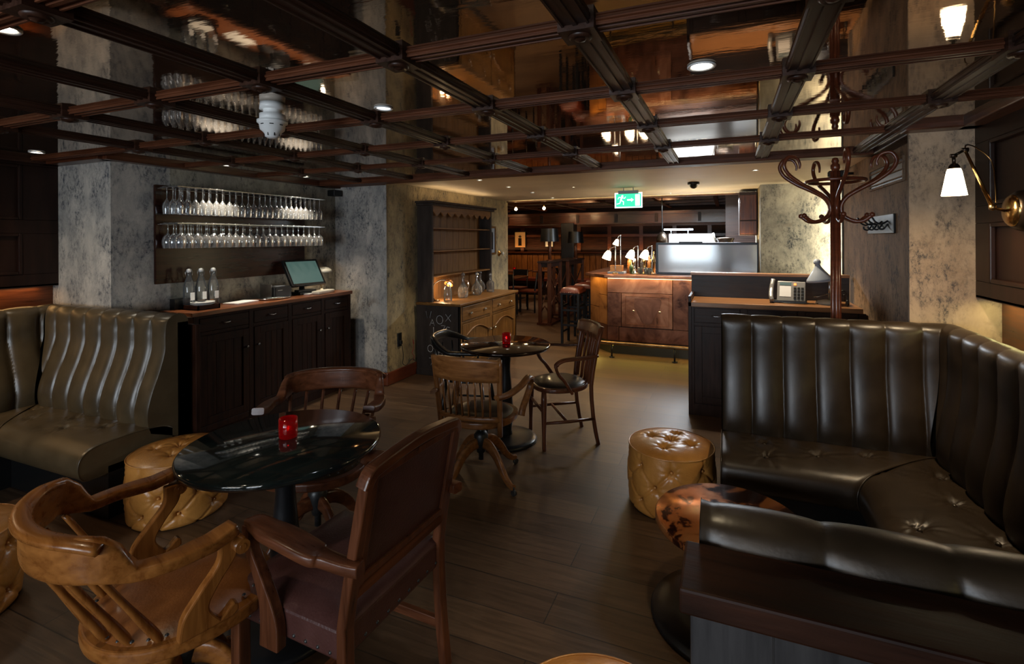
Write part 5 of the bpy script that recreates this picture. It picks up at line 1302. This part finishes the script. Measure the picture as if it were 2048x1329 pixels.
# bar stools
def stool(label, x, y):
    t = thing('bar_stool', label, 'bar stool', (x, y, 0), 0, 'bar stools along the copper bar')
    for sx in (-1, 1):
        for sy in (-1, 1): MB().box(sx*.125-.017, sy*.16-.017, 0, sx*.125+.017, sy*.16+.017, .76).build('leg', 'blackmetal', t, bevel=.003)
        [MB().box(sx*.125-.012, -.16, z, sx*.125+.012, .16, z+.024).build('side_rail', 'blackmetal', t) for z in (.18, .56)]
    for sy in (-1, 1):
        for z in (.28, .50): MB().box(-.125, sy*.16-.012, z, .125, sy*.16+.012, z+.03).build('cross_rail', 'blackmetal', t)
    MB().box(-.145, -.18, .745, .145, .18, .765).build('seat_frame', 'blackmetal', t)
    MB().grid(lambda u, v: (-.155+.31*u, -.19+.38*v, .765+.075*min(1, 9*min(u, 1-u, v, 1-v))**.5 + .012*math.sin(PI*u)), 20, 24).box(-.155, -.19, .765, .155, .19, .79).build('seat', 'redleather', t, bevel=.006)
    put_nails([Matrix.Translation((-.14+.031*i, -.1915, .775)) @ Matrix.Rotation(PI/2, 4, 'X') for i in range(10)], t, 'steel')
    return t
stool('nearest bar stool with red leather seat and black frame', -2.15, 7.18)
s2 = [o for o in COL.objects if o.name == 'bar_stool'][0]
dup(s2, (-2.15, 7.85, 0), 0, 'second bar stool with red leather seat, behind the nearest one')
dup(s2, (-2.15, 8.55, 0), 0, 'third bar stool with red leather seat, farthest in the row')
# ================================================================ FAR ROOM FURNITURE
def poser(label, x, y, lx, ly, z=1.16):
    t = thing('high_table', label, 'high table', (x, y, 0), 0, 'tall drinking tables in the far room')
    MB().box(-lx/2-.04, -ly/2-.04, z-.03, lx/2+.04, ly/2+.04, z).box(-lx/2, -ly/2, z-.11, lx/2, ly/2, z-.03).build('tabletop', 'darkoak_y', t, bevel=.003)
    for sx in (-1, 1):
        for sy in (-1, 1): MB().box(sx*lx/2-.03, sy*ly/2-.03, .04, sx*lx/2+.03, sy*ly/2+.03, z-.03).build('leg', 'redoak_z', t, bevel=.003)
        MB().sweep([(sx*lx/2, -ly/2, .3), (sx*lx/2, 0, .5), (sx*lx/2, ly/2, .3)], .02, .035, n=8).sweep([(sx*lx/2, -ly/2, 1.0), (sx*lx/2, 0, .62), (sx*lx/2, ly/2, 1.0)], .02, .035, n=8).build('brace', 'redoak_y', t)
    MB().sweep([(-lx/2, -ly/2, .22), (0, -ly/2, .34), (lx/2, -ly/2, .22)], .02, .035, n=8).build('brace', 'redoak_x', t)
    MB().box(-lx/2-.05, -ly/2-.05, 0, lx/2+.05, ly/2+.05, .04).build('base_frame', 'redoak_y', t)
    return t
poser('tall dark wooden table with black shaded lamp, at the entrance to the far room', -3.09, 8.83, .18, .62)
poser('long tall dark table behind the first high table, under the second black lampshade', -3.15, 10.2, .3, 1.1, 1.14)
def tlamp(label, x, y, z, h=.36):
    t = thing('table_lamp', label, 'lamp', (x, y, z), 0, 'black shaded lamps on the high tables')
    MB().lathe([(0, 0), (.06, 0), (.06, .015), (.02, .02), (0, .02)], n=20).cyl((0, 0, .01), (0, 0, h+.05), .03, n=12).build('stem', 'walnut_z', t)
    MB().lathe([(.175, h), (.155, h+.24)], n=32).lathe([(.172, h), (.152, h+.24)], n=32).build('lamp_shade', 'black', t, fixn=False)
    MB().lathe([(0, h+.02), (.025, h+.04), (.025, h+.09), (0, h+.11)], n=16).build('bulb', 'lampwarm', t)
tlamp('black drum shade lamp on the nearer high table', -3.07, 8.75, 1.16, .36); tlamp('black drum shade lamp on the farther high table', -3.02, 10.3, 1.14, .34)
def ftable(label, x, y, r=.35):
    t = thing('dining_table', label, 'table', (x, y, 0), 0, 'small dark tables in the far room')
    MB().box(-r, -r, .71, r, r, .745).build('tabletop', 'redoak_x', t, bevel=.004)
    MB().lathe([(0, .02), (.03, .02), (.03, .70), (.09, .71), (0, .71)], n=16).build('column', 'iron', t); MB().box(-.22, -.22, 0, .22, .22, .02).build('base', 'iron', t)
ftable('dark square table with red candle far left beyond the dresser', -4.45, 9.9); ftable('dark square table by the boarded wall behind the first far table', -5.2, 12.0, .38); ftable('dark square table under the glowing picture in the far room', -4.3, 12.3, .38)
candle('red candle holder on the table beyond the dresser', (-4.55, 9.85, .745), .04, .08)
candle('red candle holder on the farthest table near the boarded wall', (-5.2, 12.0, .745), .04, .08)
def fchair(label, x, y, rz):
    t = thing('dining_chair', label, 'chair', (x, y, 0), rz, 'dark chairs in the far room')
    MB().box(-.2, -.2, .43, .2, .2, .47).build('seat', 'redleather', t, bevel=.01)
    for sx in (-1, 1):
        MB().box(sx*.18-.015, .15, 0, sx*.18+.015, .18, .43).build('leg', 'black', t)
        MB().sweep([(sx*.18, -.18, 0), (sx*.18, -.18, .45), (sx*.18, -.24, .85)], .03, .03, up=(0,1,0), n=8).build('leg', 'black', t)
    MB().box(-.18, -.245, .72, .18, -.225, .86).build('backrest', 'black', t)
for lab, x, y, a in (('dark chair at left of the nearest far table', -4.9, 9.6, -1.2), ('dark chair in front of the nearest far table', -4.2, 9.3, .2), ('dark chair right of the nearest far table', -3.95, 10.0, 1.5), ('dark chair behind the nearest far table', -4.5, 10.5, 3.1), ('dark chair beside the table under the glowing picture', -3.9, 11.8, .6)): fchair(lab, x, y, a)
t = thing('far_bench', 'long red leather bench along the boarded far wall', 'bench', (0, 0, 0))
MB().box(-8.0, 12.95, .38, -1.5, 13.42, .48).build('seat', 'redleather', t, bevel=.02); MB().box(-8.0, 13.0, 0, -1.5, 13.42, .38).build('plinth', 'darkoak_x', t)
for lab, x, m in (('glowing amber framed picture on the far wall', -5.62, 'pictureglow'), ('small white poster on the far wall by the black pillar', -4.72, 'offwhite')):
    t = thing('framed_picture', lab, 'picture', (x, 13.44, 1.55), 0)
    w_ = .16 if m == 'pictureglow' else .11; h = .22 if m == 'pictureglow' else .2
    MB().box(-w_-.02, -.03, -h-.02, w_+.02, 0, h+.02).build('picture_frame', 'black', t); MB().box(-w_, -.035, -h, w_, -.03, h).build('print', m, t)
    MB().box(-w_*.35, -.038, -h*.8, w_*.3, -.035, h*.2).lathe([(0, -.05), (.05, 0), (0, .05)], (0, -.037, h*.42), 12, Matrix.Diagonal((1, 1, 1, 1))).build('figure', 'bronze', t)
def pendant(label, x, y, z=2.16):
    t = thing('pendant_bulb', label, 'pendant light', (x, y, 0), 0, 'bare pendant bulbs')
    MB().lathe([(0, z-.03), (.020, z-.022), (.030, z), (.020, z+.022), (0, z+.035)], n=20).build('bulb', 'bulb', t); MB().cyl((0, 0, z+.035), (0, 0, z+.07), .016, n=12).build('lamp_holder', 'brass', t); MB().cyl((0, 0, z+.07), (0, 0, FZ), .003, n=6).build('flex', 'black', t)
pendant('bare glowing bulb nearest the edge of the dresser wall', -3.857, 9.0); pendant('bare glowing bulb, second from the dresser wall', -3.27, 9.0)
# ================================================================ LIGHTS
def area(loc, rot, sx, sy, e, c, name='area'):
    l = bpy.data.lights.new(name, 'AREA'); l.shape = 'RECTANGLE'; l.size = sx; l.size_y = sy; l.energy = e; l.color = c
    o = bpy.data.objects.new(name, l); LINK(o); o.location = loc; o.rotation_euler = rot; return o
def spot(loc, e, c, ang=80, tgt=None, blend=.6, r=.03):
    l = bpy.data.lights.new('spot', 'SPOT'); l.energy = e; l.color = c; l.spot_size = math.radians(ang); l.spot_blend = blend; l.shadow_soft_size = r
    o = bpy.data.objects.new('spot', l); LINK(o); o.location = loc
    if tgt: o.rotation_euler = (Vector(tgt)-Vector(loc)).to_track_quat('-Z', 'Y').to_euler()
    return o
def point(loc, e, c, r=.03):
    l = bpy.data.lights.new('point', 'POINT'); l.energy = e; l.color = c; l.shadow_soft_size = r
    o = bpy.data.objects.new('point', l); LINK(o); o.location = loc; return o
DAY = (.86, .92, 1); WARM = (1, .72, .42); WHT = (1, .88, .70)
area((-2.05, -3.02, 1.42), (PI/2, 0, 0), 1.5, 1.25, 120, DAY, 'daylight')
area((-.17, -3.02, 1.42), (PI/2, 0, 0), 1.25, 1.25, 62, DAY, 'daylight')
for o in COL.objects:
    if o.type == 'LIGHT' and o.name.startswith('daylight'): o.rotation_euler = (-PI/2+PI, 0, 0)
# main ceiling
spot((-1.46, 1.87, CZ-.02), 5, (.9, .95, 1), 70)
spot((-.08, 1.85, CZ-.02), 22, (1, .82, .56), 62)
spot((-.35, 1.05, CZ-.02), 16, (1, .80, .5), 55)
spot((-1.9, .75, CZ-.02), 12, (1, .82, .56), 75)
spot((-4.33, 1.60, CZ-.02), 22, WHT, 130, blend=1, r=.1)
spot((-3.72, 2.80, CZ-.02), 46, WHT, 70, (-3.95, 2.85, 1.0)); spot((-3.72, 3.60, CZ-.02), 46, WHT, 74, (-3.95, 3.65, 1.0))
point(((-3.52-L_SCONCE.x), 3.81-L_SCONCE.y, L_SCONCE.z), 26, (1, .66, .36), .04)
# cream ceiling
for x, y, e in ((-2.43, 4.70, 10), (-2.44, 5.47, 10), (-2.43, 6.25, 10), (-2.48, 7.22, 9), (-1.74, 5.86, 5), (-.73, 7.22, 8), (.25, 5.06, 30)):
    spot((x, y, ZC-.015), e*3.2, (1, .82, .58), 84, blend=.35)
area((-3.22, 5.7, 2.03), (PI, 0, 0), .05, 1.5, 1.5, WARM, 'strip'); area((-.25, 6.95, 1.53), (PI, 0, 0), 1.1, .03, 7, (1, .80, .5), 'strip'); area((-1.6, 7.52, 2.14), (PI*.72, 0, 0), 3.4, .03, 6, (1, .75, .35), 'strip')  # uplights on dresser and screen are added to brighten the cream ceiling
# lamps
point(tuple(L_SCONCE), 40, (1, .78, .5), .04)
point((-3.17, 5.16, .99), 5, (1, .66, .34), .02)
point((-3.95, 4.05, 1.20), .8, WHT, .03)
# strip lights below the overhanging panelling
area((-4.79, .2, 1.228), (0, 0, 0), .05, 3.8, 4, (1, .55, .2), 'strip'); area((1.285, 1.2, 1.238), (0, 0, 0), .05, 4.2, 9, (1, .88, .36), 'strip')
# light slot behind the end of the right wall
area((1.16, 5.6, 1.45), (0, PI/2, PI/2), .1, .1, .01, WHT, 'slot')
area((1.32, 6.20, 1.3), (PI/2, 0, .0), .25, 1.7, 40, (1, .92, .68), 'slot')
# under bar top, at the foot of the bar
area((-.6, 6.61, 1.03), (0, 0, 0), 1.9, .03, 5, (1, .70, .28), 'strip'); area((-1.72, 6.76, 1.03), (0, 0, -PI/4), .4, .03, 2.0, (1, .62, .15), 'strip')
area((-.6, 6.60, .17), (0, 0, 0), 1.9, .03, 2.2, (1, .72, .10), 'strip'); area((-1.72, 6.76, .17), (0, 0, -PI/4), .4, .03, .7, (1, .7, .12), 'strip')
for x, y, z in ((-1.53, 6.86, 1.33), (-1.21, 6.92, 1.35), (-1.03, 6.92, 1.35)): point((x, y, z), 2.0, WARM, .03)
spot((-1.0, 5.6, 2.18), 26, WHT, 70, (-1.0, 6.67, .6))
for x in (-5.0, -3.0, -1.2, .6): spot((x, 10.0, 2.38), 26, (1, .55, .25), 70, (x, 11.0, 1.95))  # added spots without fixtures, brightening the far fascia beam
# kitchen
area((-.3, 7.6, 2.1), (0, 0, 0), 1.0, .3, 115, (.8, .9, 1), 'kitchen')
# far room
for x, y in ((-3.857, 9.0), (-3.27, 9.0)): point((x, y, 2.16), 55, (1, .62, .28), .03)
for x, y, e in ((-5.5, 12.6, 18), (-4.2, 12.8, 10), (-2.6, 12.6, 8), (-4.4, 10.0, 12), (-1.0, 12.6, 7), (-3.1, 8.2, 10)): spot((x, y, 2.38), e*3.2, (1, .62, .32), 120)
area((-4.5, 13.36, 1.24), (PI, 0, 0), 6.5, .04, 16, (1, .62, .28), 'strip')
point((-3.07, 8.75, 1.58), 1.5, WARM, .03); point((-3.02, 10.3, 1.55), 1.5, WARM, .03)
